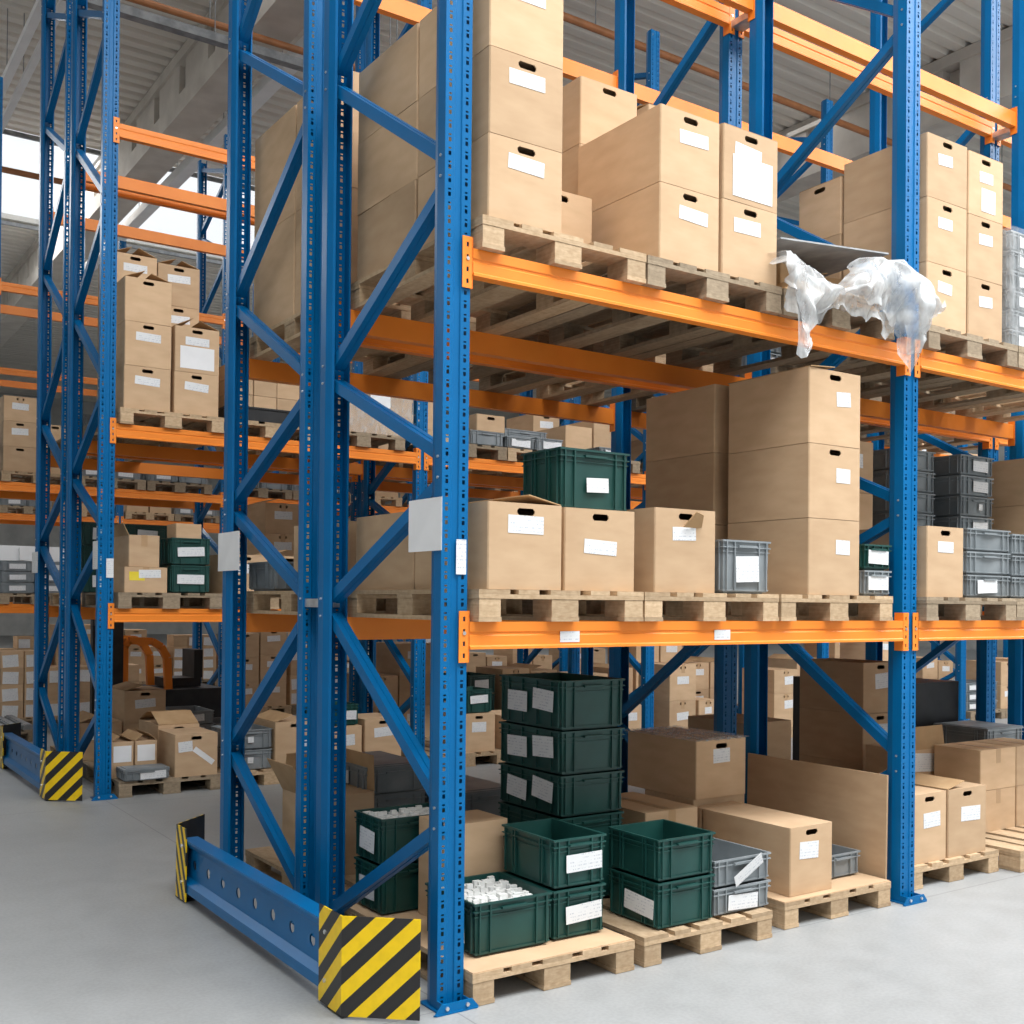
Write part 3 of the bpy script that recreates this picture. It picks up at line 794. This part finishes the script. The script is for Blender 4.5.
# --- near rack, first bay, floor level
o = put('cardboard_sheet', MB().box(0, .80, 0, 1.2, 0, .006).mesh('cardboard_sheet', 'card'), None, (.075, -.043, P0)); tag(o, 'cardboard sheet covering the floor pallet beneath the filled green crate', 'cardboard')
o = put('cardboard_sheet', MB().box(0, .79, 0, 1.2, 0, .006).mesh('cardboard_sheet', 'card'), None, (1.864, .002, P0)); tag(o, 'cardboard sheet covering the floor pallet beneath the long carton', 'cardboard')
Q = P0 + .007
crate(.165, .545, .085, .50, Q, .352, 'green crate filled with small white fittings at the pallet corner', 'greenp', G_CR, None, side=[(-.05, -.01, .16, .12)], parts=True, rz=-1)
for i in range(2):
    crate(.558, .838, .093, .50, (Q, .348)[i], (.347, .562)[i], ['lower', 'upper'][i] + ' green crate of the pair right of the fittings crate', 'greenp', G_CR, (.02, .0, .19, .075), rz=-.6)
for i in range(2):
    crate(1.042, 1.385, -.015, .34, (P0, .337)[i], (.336, .527)[i], ['lower green crate with label on its left side, second floor pallet', 'upper unlabelled green crate on the second floor pallet'][i], 'greenp', G_CR, None, side=[(-.05, -.01, .2, .085)] if i == 0 else None)
for i in range(2):
    o = crate(1.395, 1.765, 0, .42, (P0, .257)[i], (.256, .387)[i], ['lower light grey crate beside the green pair, label with a hole', 'upper light grey crate with a loose tag, beside the green pair'][i], 'greyp', G_CR, (.0, -.01, .19, .07) if i == 0 else None)
    if i: p = put('label', lab_mesh(.2, .06), o, (.02, -.225, .07)); p.rotation_euler = (math.radians(12), math.radians(-28), 0)
for i in range(4):
    zs = (P0 + .007, .545, .745, .955, 1.195)
    crate(.905, 1.29, .52, 1.06, zs[i], zs[i + 1] - .001, f'{["lowest", "second", "third", "topmost"][i]} dark green crate of the tall stack with pairs of side labels', 'greenp', G_CR, None, side=[(-.14 + .02, .02, .17, .10), (.10, .0, .17, .10)])
for i in range(2):
    crate(.12, .52, .82, 1.10, (Q, .356)[i], (.355, .573)[i], ['lower', 'upper'][i] + ' green crate of the pair behind the nearest end frame brace', 'greenp', G_CR, None, side=[(0, -.005, .15, .10)], parts=i == 1)
carton(.30, .62, .54, .80, Q, .575, 'plain brown carton just right of the nearest upright, behind the fittings crate', G_CB, None, hf=False)
carton(1.95, 2.262, .05, .66, Q, .47, 'long brown carton with handle hole on the third floor pallet', G_CB, (-.02, .0, .12, .07), tape=False)
carton(1.95, 2.262, .672, .74, Q, .47, 'narrow brown carton tucked behind the long floor carton', G_CB, None, hf=False)
crate(2.335, 2.62, .16, .56, Q, .262, 'flat light grey crate on the right end of the third floor pallet', 'greyp', G_CR, None, lid=False)
carton(1.98, 2.37, .76, 1.17, Q, .497, 'carton supporting the dusty big carton, mostly hidden', G_CB, None, hf=False)
ub = carton(1.985, 2.365, .75, 1.33, .498, .815, 'big brown carton raised behind the floor pallets, film over its top', G_CB, (.0, .03, .11, .065))
n = MB(); 
for i in range(14):
    a = -.2 + i * .4 / 14; n.box(a, a + .4 / 14, -.30, .30, .0 + .004 * math.sin(i * 2.1), .003 + .006 * abs(math.sin(i * 1.3)))
put('film_cover', n.mesh('film_cover', 'wrapfilm'), ub, (0, 0, .318))
b_ = put('brown_board', MB().box(-.006, .006, 0, 1.0, 0, .665).mesh('brown_board', 'card'), None, (2.694, .055, .003)); b_.rotation_euler.y = math.radians(.8)
tag(b_, 'large brown board standing on edge against the second upright frame', 'board')
carton(1.50, 1.86, .60, 1.13, P0, .50, 'flat topped carton left of the big raised one', G_CB, None, hf=False, tape=True)

# --- near rack, second bay, floor level
carton(3.05, 3.355, .15, .70, P0, .515, 'brown carton on the floor pallet just right of the second upright', G_CB, (.02, -.03, .13, .07), tape=False)
carton(3.375, 3.74, .15, .70, P0, .515, 'brown carton with open top flap beside the second upright floor pair', G_CB, (.03, -.03, .16, .07), flaps='l', ang=8)
u3 = carton(3.98, 4.33, .83, 1.21, P0, .62, 'open brown carton with raised front flap and taped paper, floor level', G_CB, (-.05, .05, .18, .1), hf=False)
p = put('flap', MB().box(-.17, .17, 0, .004, 0, .17).mesh('flap', 'card_in'), u3, (0, -.19, .473)); p.rotation_euler.x = math.radians(-8)
for i in range(2):
    for k in range(2):
        carton(4.16 + k * .40, 4.55 + k * .40, .46, .80, (P0, .392)[i], (.391, .65)[i], f'{["lower", "upper"][i]} taped carton, {["left", "right"][k]} column, at the right edge floor level', G_CB, None, hf=False, tape=True)
for i in range(4):
    crate(5.0, 5.45, .95, 1.4, (S0 + i * .17), (S0 + i * .17 + .169), f'{["lowest", "second", "third", "top"][i]} grey crate of the dim floor stack near the right edge', 'greyp', G_CR, None, lid=i == 3)
# --- near rack, rear half
for i in range(3):
    carton(4.16, 4.54, DG + .06, DG + .64, (P0, .45, .80)[i], (.449, .799, 1.16)[i], ['lowest', 'middle', 'top'][i] + ' big dim carton of the stack behind the second upright, floor level', G_CB, (.03, .0, .16, .09))
carton(3.0, 3.42, DG + .05, DG + .6, P0, .80, 'tall plain carton in shade behind the board', G_CB, None, hf=False)
o = put('load_or_shade_block', carton_mesh(.75, 1.0, .86, False, False, 'black'), None, (5.02, 1.95, P0 + .001)); tag(o, 'added black block standing in for deep shade behind the second bay', 'load')  # black block added to darken the bay, in place of real shade
ob = carton(.12, .49, 1.62, 1.98, P0, .55, 'open brown carton with spread flaps, seen through the end frames', G_CB, None, hf=False)
for (dx, dy, rz_, tl) in ((-.185, 0, -PI / 2, 118), (0, .18, PI, 80), (.185, 0, PI / 2, 88)):
    wd = .34 if abs(dx) > .1 else .35
    p = put('flap', MB().box(-wd / 2, wd / 2, 0, .19, 0, .004).mesh('flap', 'card_in'), ob, (dx, dy, .424)); p.rotation_euler = (math.radians(tl), 0, rz_)
crate(.5, .88, 1.75, 2.3, P0, .33, 'grey lidded crate, lowest of the dim stack behind the end frame', 'greyp', G_CR, None, lid=True)
crate(.5, .88, 1.75, 2.3, .345, .50, 'grey lidded crate, second of the dim stack behind the end frame', 'greyp', G_CR, None, lid=True)
crate(.47, .85, 1.70, 2.27, .515, .66, 'grey lidded crate with side label, top of the dim stack behind the end frame', 'greyp', G_CR, None, side=[(0, 0, .18, .07)], lid=True)
crate(.95, 1.31, 1.5, 2.06, P0, .33, 'grey lidded crate right of the nearest upright in the rear rack', 'greyp', G_CR, None, lid=True)
crate(.95, 1.31, 1.5, 2.06, .345, .51, 'second grey lidded crate right of the nearest upright in the rear rack', 'greyp', G_CR, None, lid=True)
crate(.1, .42, 2.1, 2.48, P1, 1.775, 'small grey crate seen between the blue end uprights', 'greyp', G_CR, (0, 0, .06, .04))
carton(.45, .85, 1.95, 2.4, P1, 1.84, 'carton behind the end uprights on the lower shelf', G_CB, (-.1, 0, .13, .06))
carton(.12, .48, 1.30, 1.86, P1, 1.955, 'carton with dark handle slot, behind the paper-noticed frame', G_CB, None, hf=False, hs=True)
carton(1.3, 1.66, 1.5, 2.05, P1, 1.93, 'lone carton in the rear half of the lower shelf', G_CB, (0, 0, .12, .05))
for k, (ya_, yb_) in enumerate(((1.36, 1.86), (1.88, 2.46))):
    for i in range(2):
        carton(.11, .51, ya_, yb_, (P2, 3.62)[i], (3.619, 4.20)[i], f'{["lower", "upper"][i]} tall plain carton, {["nearer", "farther"][k]} column, behind the twin end uprights', G_CB, None, hf=False)

# notices on the uprights
def notice(x, y, z, w, h, label, axis='x', mat='paper'):
    if axis == 'x': mb = MB().box(-.0015, 0, -w / 2, w / 2, -h / 2, h / 2)
    else: mb = MB().box(-w / 2, w / 2, -.0015, 0, -h / 2, h / 2)
    o = put('paper_notice', mb.mesh('paper_notice', mat), None, (x, y, z)); return tag(o, label, 'notice')
notice(-.064, .118, 1.86, .262, .205, 'large blank white notice fixed beside the nearest upright')
notice(.028, -.003, 1.735, .045, .135, 'narrow white location label on the nearest upright', 'y', 'label')
notice(-.064, DG + D - .11, 1.83, .34, .215, 'blank white notice on the outer upright of the near rack')
notice(.03, 5.288, 1.80, .055, .15, 'narrow white label on the corner upright across the aisle', 'y', 'label')
notice(-.064, 5.36, 1.90, .15, .22, 'white notice on the end face of the upright across the aisle', 'x', 'label')
notice(-.064, 5.292 + DG + D - .03, 1.90, .27, .2, 'white notice on the outermost upright across the aisle', 'x', 'label')

FILL = {
    ('B', 1, 1): ['B2', '', ''], ('B', 1, 2): ['C2', '', ''], ('B', 0, 2): ['', 'C1', ''],
    ('C', 0, 1): ['', 'B1', 'C3'], ('C', 1, 1): ['B2', 'G2', 'C3'],
    ('C', 1, 0): ['', 'B1', ''], ('C', 3, 0): ['', 'B3', ''], ('C', 4, 0): ['C3', 'B2', 'B2'],
    ('C', 2, 2): ['B2', '', ''], ('C', 3, 2): ['', '', 'B2'], ('C', 4, 2): ['B2', '', ''],
    ('D', 0, 0): ['B2', 'C3', 'G2'], ('D', 1, 0): ['B3', 'G3', 'B2'], ('D', 2, 0): ['B3', 'B3', 'B3'], ('D', 3, 0): ['', 'B3', 'B3'], ('D', 4, 0): ['', 'B2', ''],
    ('D', 0, 1): ['G3', 'G2', 'B3'], ('D', 0, 2): ['C1', '', 'B2'], ('D', 1, 2): ['B2', 'B1', 'B2'],
    ('E', 0, 0): ['b4', 'b4', ''], ('E', 1, 0): ['B3', 'b4', 'C4'], ('E', 2, 0): ['B3', 'B2', 'B3'], ('E', 3, 0): ['B3', '', ''],
    ('E', 0, 2): ['B3', 'C1', 'C1'], ('E', 1, 2): ['C1', 'C1', 'B1'], ('E', 2, 2): ['B2', '', 'B1'],
    ('F', 0, 0): ['', 'b4', 'B3'], ('F', 1, 0): ['B3', 'b4', 'B3'], ('F', 2, 0): ['B3', 'B3', ''], ('F', 0, 1): ['', 'B2', ''], ('F', 0, 2): ['', 'C2', 'B1'], ('F', 1, 2): ['B1', 'C2', ''],
}
# ---------------------------------------------------------------- goods across the aisle
C0 = 5.292
GC = 'cartons on the racks across the aisle'; GK = 'crates on the racks across the aisle'
PAL = {}
def fpal(row, bay, lev, k, near=False):
    PAL[row, bay, lev, k] = pal(row, bay, lev, k, 'wooden', near, R.choice(('wood', 'woodgrey')))
CZ = {0: P0, 1: P1, 2: P2}
# upper level, first bay: stacked cartons
for (xa, xb, ya_, yb_, zs, nm) in ((.125, .49, 5.30, 5.86, (P2, 3.41, 3.76, 4.11), 'left front'), (.52, .885, 5.30, 5.86, (P2, 3.41, 3.78), 'right front'),
                                   (.55, .91, 5.90, 6.4, (P2, 3.40, 3.75, 4.09, 4.44), 'right rear'), (.18, .54, 5.90, 6.4, (P2, 3.40, 3.73, 4.06, 4.47), 'left rear')):
    n_ = len(zs) - 1
    for i in range(n_):
        carton(xa, xb, ya_, yb_, zs[i], zs[i + 1] - .001, f'carton number {i + 1} up in the {nm} column on the upper shelf across the aisle'.replace('number 1 up', 'at the bottom').replace('number 2 up', 'second up').replace('number 3 up', 'third up').replace('number 4 up', 'fourth up'), GC,
               (0, 0, .17, .055) if not (nm == 'left front' and i == 2) else None, flaps='lr' if i == n_ - 1 else None, ang=22,
               big=(.0, .12, .28, .18) if nm == 'right front' and i == 1 else None)
o = put('plastic_tray', MB().box(-.35, .37, -.4, .4, 0, .10).box(-.36, .38, -.41, .41, .10, .115).mesh('plastic_tray', 'black'), None, (1.31, 5.65, P2 + .001)); tag(o, 'black plastic tray on the upper shelf across the aisle', 'tray')
for i in range(3):
    for j in range(3):
        carton(1.02 + j * .21, 1.225 + j * .21, 5.42 - .0 * j, 5.75, P2 + .118 + i * .13, P2 + .118 + i * .13 + .128, f'{["bottom", "middle", "top"][i]} small carton, {["left", "centre", "right"][j]} of the neat block on the black tray', GC, None, hf=False, tape=(i == 2))
wr = put('load_or_shade_block', carton_mesh(.70, 1.0, .50, False, False, 'card'), None, (2.33, 5.77, P2 + .001)); tag(wr, 'pallet load of boxes wrapped in clear film with a white sheet', 'load')
put('film_wrap', MB().box(-.36, .36, -.51, .51, .0, .505).mesh('film_wrap', 'wrapfilm'), wr); put('label', MB().box(-.1, .1, -.0015, 0, -.12, .12).mesh('label', 'paper'), wr, (.02, -.513, .36))
# upper level, second bay
crate(3.31, 3.69, 5.27, 5.67, P2, 3.20, 'grey crate under a carton, upper shelf of second bay across the aisle', 'greyp', GK, None)
carton(3.38, 3.70, 5.27, 5.6, 3.201, 3.36, 'small carton on the grey crate, upper shelf of second bay across the aisle', GC, None)
crate(3.72, 4.05, 5.26, 5.6, P2, 3.175, 'flat grey labelled crate, left of two on the second upper pallet across', 'greyp', GK, (0, 0, .22, .07))
crate(4.07, 4.40, 5.26, 5.6, P2, 3.195, 'flat grey labelled crate, right of two on the second upper pallet across', 'greyp', GK, (.03, 0, .22, .075))
crate(3.95, 4.5, 5.68, 6.1, P2, 3.33, 'long grey crate behind the flat labelled pair across the aisle', 'greyp', GK, None)
carton(4.68, 5.03, 5.6, 6.2, P2, 3.42, 'left plain carton by the rear blue upright, second bay across', GC, None, hf=False)
carton(5.05, 5.45, 5.6, 6.2, P2, 3.52, 'right taller plain carton by the rear blue upright, second bay across', GC, None, hf=False)
crate(4.85, 5.2, 5.25, 5.58, P2, 3.17, 'flat grey crate in front of the plain cartons, second bay across', 'greyp', GK, (0, 0, .18, .06))
for lev, bs in ((2, (0, 1, 2, 3, 4)), (1, (0, 1, 2, 3, 4)), (0, (0, 1, 2, 3, 4))):
    for b in bs:
        for k in range(3):
            if b < (2 if lev == 1 else 3) or (FILL.get(('C', b, lev)) or ('', '', ''))[k]: fpal('C', b, lev, k, b == 0)
# lower level, first bay
carton(.145, .48, 5.30, 5.8, P1, 1.815, 'low carton with yellow sticker on the lower shelf across the aisle', GC, (.03, .06, .15, .055), yl=(-.07, .13, .12, .07), tape=True)
mm = carton(.18, .42, 5.32, 5.8, 1.816, 2.07, 'small taped carton with an open side flap, atop the yellow-stickered one', GC, None, hf=False, tape=True)
p = put('flap', MB().box(-.24, .24, 0, .10, 0, .004).mesh('flap', 'card_in'), mm, (-.12, 0, .252)); p.rotation_euler = (math.radians(115), 0, -PI / 2)
for i in range(2): crate(.51, .83, 5.30, 5.8, (P1, 1.838)[i], (1.837, 2.06)[i], ['lower', 'upper'][i] + ' dark green labelled crate on the lower shelf across the aisle', 'greenp', GK, (0, 0, .22, .075))
carton(.56, .77, 5.35, 5.6, 2.061, 2.18, 'tiny carton resting on the dark green crates across the aisle', GC, None, hf=False)
# floor level, first bay
for i in range(2): carton(.095 + i * .185, .27 + i * .185, 5.45, 5.9, P0, .415, ['left', 'right'][i] + ' small white-sheeted carton with ragged flaps, floor level across the aisle', GC, None, hf=False, flaps='lr', ang=35, big=(0, .19, .14, .13))
crate(.13, .49, 5.21, 5.44, P0, .215, 'flat grey crate on the floor pallet corner across the aisle', 'greyp', GK, (.05, 0, .2, .06), lid=True)
cs = carton(.54, .89, 5.25, 5.7, P0, .47, 'brown carton with slipped white strip, floor level across the aisle', GC, (-.09, .02, .1, .07), rz=0)
put('paper_strip', MB().box(-.10, .10, -.001, 0, -.022, .022).mesh('paper_strip', 'paper'), cs, (.06, -.2262, .16), rot=(0, math.radians(38), 0))
carton(.54, .89, 5.72, 6.3, P0, .50, 'brown carton with raised lid behind the strip-labelled one across the aisle', GC, None, flaps='fb', ang=25)
for i in range(2): crate(1.0, 1.38, 5.3, 5.75, (P0, .30)[i], (.299, .47)[i], ['lower', 'upper'][i] + ' grey crate seen beyond the twin end uprights, floor level', 'greyp', GK, (0, 0, .05, .05))
carton(1.40, 1.76, 5.28, 5.8, P0, .52, 'carton with open flap seen beyond the twin end uprights', GC, (.1, -.08, .08, .08), flaps='l', ang=20)
carton(1.82, 2.22, 5.3, 5.8, P0, .45, 'carton carrying a dark green crate, floor level across the aisle', GC, (.05, 0, .14, .08))
crate(1.85, 2.2, 5.32, 5.7, .451, .64, 'dark green crate on a carton, floor level across the aisle', 'greenp', GK, (.08, 0, .14, .08))
carton(2.25, 2.62, 5.3, 5.8, P0, .50, 'carton beside the crate-carrying one, floor level across the aisle', GC, (0, 0, .16, .07))
carton(3.27, 3.64, 5.3, 5.8, P0, .49, 'carton under a small dark crate, right of the nearest upright', GC, (0, 0, .14, .08))
crate(3.33, 3.64, 5.35, 5.7, .491, .72, 'small dark crate on a carton, right of the nearest upright', 'greenp', GK, (0, .02, .2, .075))
for i in range(2): carton(5.87, 6.26, 5.28, 5.8, (P0, .51)[i], (.509, .90)[i], ['lower', 'upper'][i] + ' carton of the pair under the beam, third bay across', GC, (0, -.05, .15, .07), tape=True)
for i in range(2): carton(6.30, 6.59, 5.28, 5.7, (P0, .30)[i], (.299, .50)[i], ['lower', 'upper'][i] + ' small taped carton right of the pair, third bay across', GC, (0, 0, .09, .06), tape=True)
carton(5.18, 5.48, 5.28, 5.7, P0, .49, 'carton beside the third blue upright across the aisle', GC, (0, 0, .15, .07))
for i in range(2): carton(7.5, 7.9, 5.28, 5.8, (P0, .52)[i], (.519, .80)[i], ['lower', 'upper'][i] + ' taped carton with label, third bay right end across', GC, (.05, 0, .13, .08), tape=True)

# generic filling of the farther shelves: every carton and crate its own object
RW = {'B': 'near rack rear', 'C': 'rack across aisle', 'D': 'rear of rack across', 'E': 'third row', 'F': 'farthest row'}
LVW = ('floor', 'lower shelf', 'upper shelf')
OV = ['bottom', 'second', 'third', 'fourth', 'fifth', 'sixth', 'seventh']
def fill(row, bay, lev, k, code, x_off=0):
    kind, n_ = code[0], int(code[1])
    xb = bay * L + SLOT[k] + .025 + x_off; yb = ROW[row][1] + R.uniform(-.02, .05); z = CZ[lev]
    where = f'{["left", "middle", "right"][k]} pallet, {ORD[bay]} bay {LVW[lev]}, {RW[row]}'
    G1 = {'B': 'goods in the rear of the near rack', 'C': GC, 'D': 'goods in the rear of the rack across', 'E': 'goods in the third rack row', 'F': 'goods in the farthest rack row'}[row]
    if kind == 'B':
        for c in range(2):
            h = R.choice((.33, .345, .30)); m = max(1, n_ - (R.random() < .35))
            for i in range(m):
                carton(xb + c * .39, xb + c * .39 + .37, yb, yb + .56, z + i * h, z + (i + 1) * h - .001, f'{OV[i]} carton, {["left", "right"][c]} stack, {where}', G1, (0, 0, .16, .065) if R.random() < .75 else None, tape=R.random() < .3, flaps='l' if i == m - 1 and R.random() < .3 else None)
    elif kind == 'b':
        for c in range(3):
            m = max(1, n_ - (R.random() < .3))
            for i in range(m): carton(xb + c * .26, xb + c * .26 + .25, yb, yb + .4, z + i * .2, z + (i + 1) * .2 - .001, f'{OV[i]} small carton, {["left", "centre", "right"][c]} stack, {where}', G1, (-.02, .03, .15, .12) if R.random() < .8 else None, hf=False)
    elif kind in 'CG':
        hh = .13 if kind == 'C' else .21; ma = 'greyp' if kind == 'C' else 'greenp'
        for c in range(2):
            m = max(1, n_ - (R.random() < .3))
            for i in range(m): crate(xb + c * .39, xb + c * .39 + .37, yb, yb + .56, z + i * hh, z + (i + 1) * hh - .001, f'{OV[i]} {"grey" if kind == "C" else "green"} crate, {["left", "right"][c]} stack, {where}', ma, G1, (0, 0, .18, hh * .5) if R.random() < .8 else None)
for (row, bay, lev), codes in FILL.items():
    for k, code in enumerate(codes):
        if row in 'DEF' and code: fpal(row, bay, lev, k)
        if code: fill(row, bay, lev, k, code)
# orange forklift guard seen far under the rack across the aisle
fk = empty('forklift', (1.27, 9.2, -0.0), 'orange and black forklift parked in the far aisle, only its frame visible', 'forklift')
pts_ = [(-.2, .5), (-.2, 1.04), (-.15, 1.10), (.10, 1.09), (.20, 1.03), (.27, .90), (.29, .5)]
for y in (-.35, .35):
    mb = MB()
    for a, b in zip(pts_, pts_[1:]): mb.bar((a[0], y, a[1]), (b[0], y, b[1]), .08, .07, (0, 1, 0))
    put('guard_bar', mb.mesh('guard_bar', 'orange'), fk)
put('chassis', MB().box(-.2, .9, -.45, .45, .12, .55).mesh('chassis', 'blackrub'), fk); put('seat', MB().box(.3, .7, -.22, .22, .56, .66).box(.62, .72, -.22, .22, .66, .98).mesh('seat', 'blackrub'), fk)
for y in (-.40, .3):
    put('mast_rail', MB().box(-.38, -.22, y, y + .1, .05, 1.42).mesh('mast_rail', 'blackrub'), fk)
put('mast_crossbar', MB().box(-.37, -.24, -.3, .3, 1.25, 1.35).mesh('mast_crossbar', 'blackrub'), fk)
for x in (0, .65):
    for y in (-.56, .46): put('wheel', MB().cyl((0, 0, 0), .155, .1, 'y', 18).mesh('wheel', 'blackrub'), fk, (x, y, .16))
# pallet with profiles in front of the third row
pallet(-.55, 9.25, S0, 'pallet with grey steel profiles in the far aisle, left picture edge', False, 'woodgrey')
for i in range(6):
    o = put('steel_profile', MB().box(0, .10, 0, 1.15, 0, .05).box(.02, .08, .0, 1.15, .05, .06).mesh('steel_profile', 'greymetal'), None, (-.52 + i * .13, 9.28, P0)); tag(o, 'grey steel profile lying in the row on the far-aisle pallet', 'profile', 'steel profiles on the far pallet')

fpal('E', 0, 1, 0)
for c in range(2):
    for i in range(3): crate(.1 + c * .39, .47 + c * .39, 10.6, 11.15, P1 + i * .13, P1 + i * .13 + .129, f'{OV[i]} grey crate, {["left", "right"][c]} stack under the white panel, third row', 'greyp', 'goods in the third rack row', (0, 0, .18, .06))
o = put('white_panel', MB().box(.08, .9, 10.62, 11.2, P1 + .392, P1 + .57).box(.3, .36, 10.58, 10.62, P1 + .40, P1 + .55).mesh('white_panel', 'wlight')); tag(o, 'long white panel lying on the grey crates at the far left', 'panel')


# ---------------------------------------------------------------- light
w = bpy.data.worlds.new('world'); SC.world = w; w.use_nodes = True
w.node_tree.nodes['Background'].inputs[0].default_value = (.93, .97, 1, 1)
w.node_tree.nodes['Background'].inputs[1].default_value = 1.25
def area(name, loc, sx, sy, e, rot=(0, 0, 0), col=(1, 1, 1)):
    l = bpy.data.lights.new(name, 'AREA'); l.shape = 'RECTANGLE'; l.size = sx; l.size_y = sy; l.energy = e; l.color = col
    o = bpy.data.objects.new(name, l); COL.objects.link(o); o.location = loc; o.rotation_euler = rot
    o['label'] = name.replace('_', ' '); o['category'] = 'light'
    return o
area('skylight_daylight_front', (9.5, -4.2, 9.9), 27, 5, 4400, (0, 0, 0), (.97, .99, 1))
area('window_daylight_front', (5, -14.8, 6.8), 24, 4.5, 350, (math.radians(84), 0, 0), (.97, .99, 1))
area('fill_light_aisle', (9, 3.9, 9.9), 26, 1.2, 130)  # added fill lamp for the racks across the aisle; roof is closed here
area('fill_light_rear', (9, 9.2, 9.9), 26, 1.2, 120)  # added fill lamp over the farther rows, no opening in the roof above
area('skylight_daylight_far', (1, 20.7, 9.9), 20, 5, 1500)

cam = bpy.data.cameras.new('camera'); co = bpy.data.objects.new('camera', cam); COL.objects.link(co); SC.camera = co
cam.sensor_width = 36; cam.sensor_fit = 'HORIZONTAL'; cam.lens = 1102.47 / 1024 * 36
cam.shift_x = -(526.59 - 512) / 1024; cam.shift_y = (597.03 - 512) / 1024
ya, pi_, ro = .6039, .005, .0094
F = Vector((math.sin(ya) * math.cos(pi_), math.cos(ya) * math.cos(pi_), math.sin(pi_)))
r = Vector((math.cos(ya), -math.sin(ya), 0)); u = r.cross(F)
r2 = r * math.cos(ro) + u * math.sin(ro); u2 = -r * math.sin(ro) + u * math.cos(ro)
mt = Matrix((r2, u2, -F)).transposed().to_4x4(); mt.translation = Vector((-2.1791, -3.6503, 1.5613))
co.matrix_world = mt; cam.clip_start = .05; cam.clip_end = 200
vs = SC.view_settings; vs.view_transform = 'Standard'; vs.look = 'None'; vs.exposure = 0; vs.gamma = 1; vs.use_curve_mapping = False
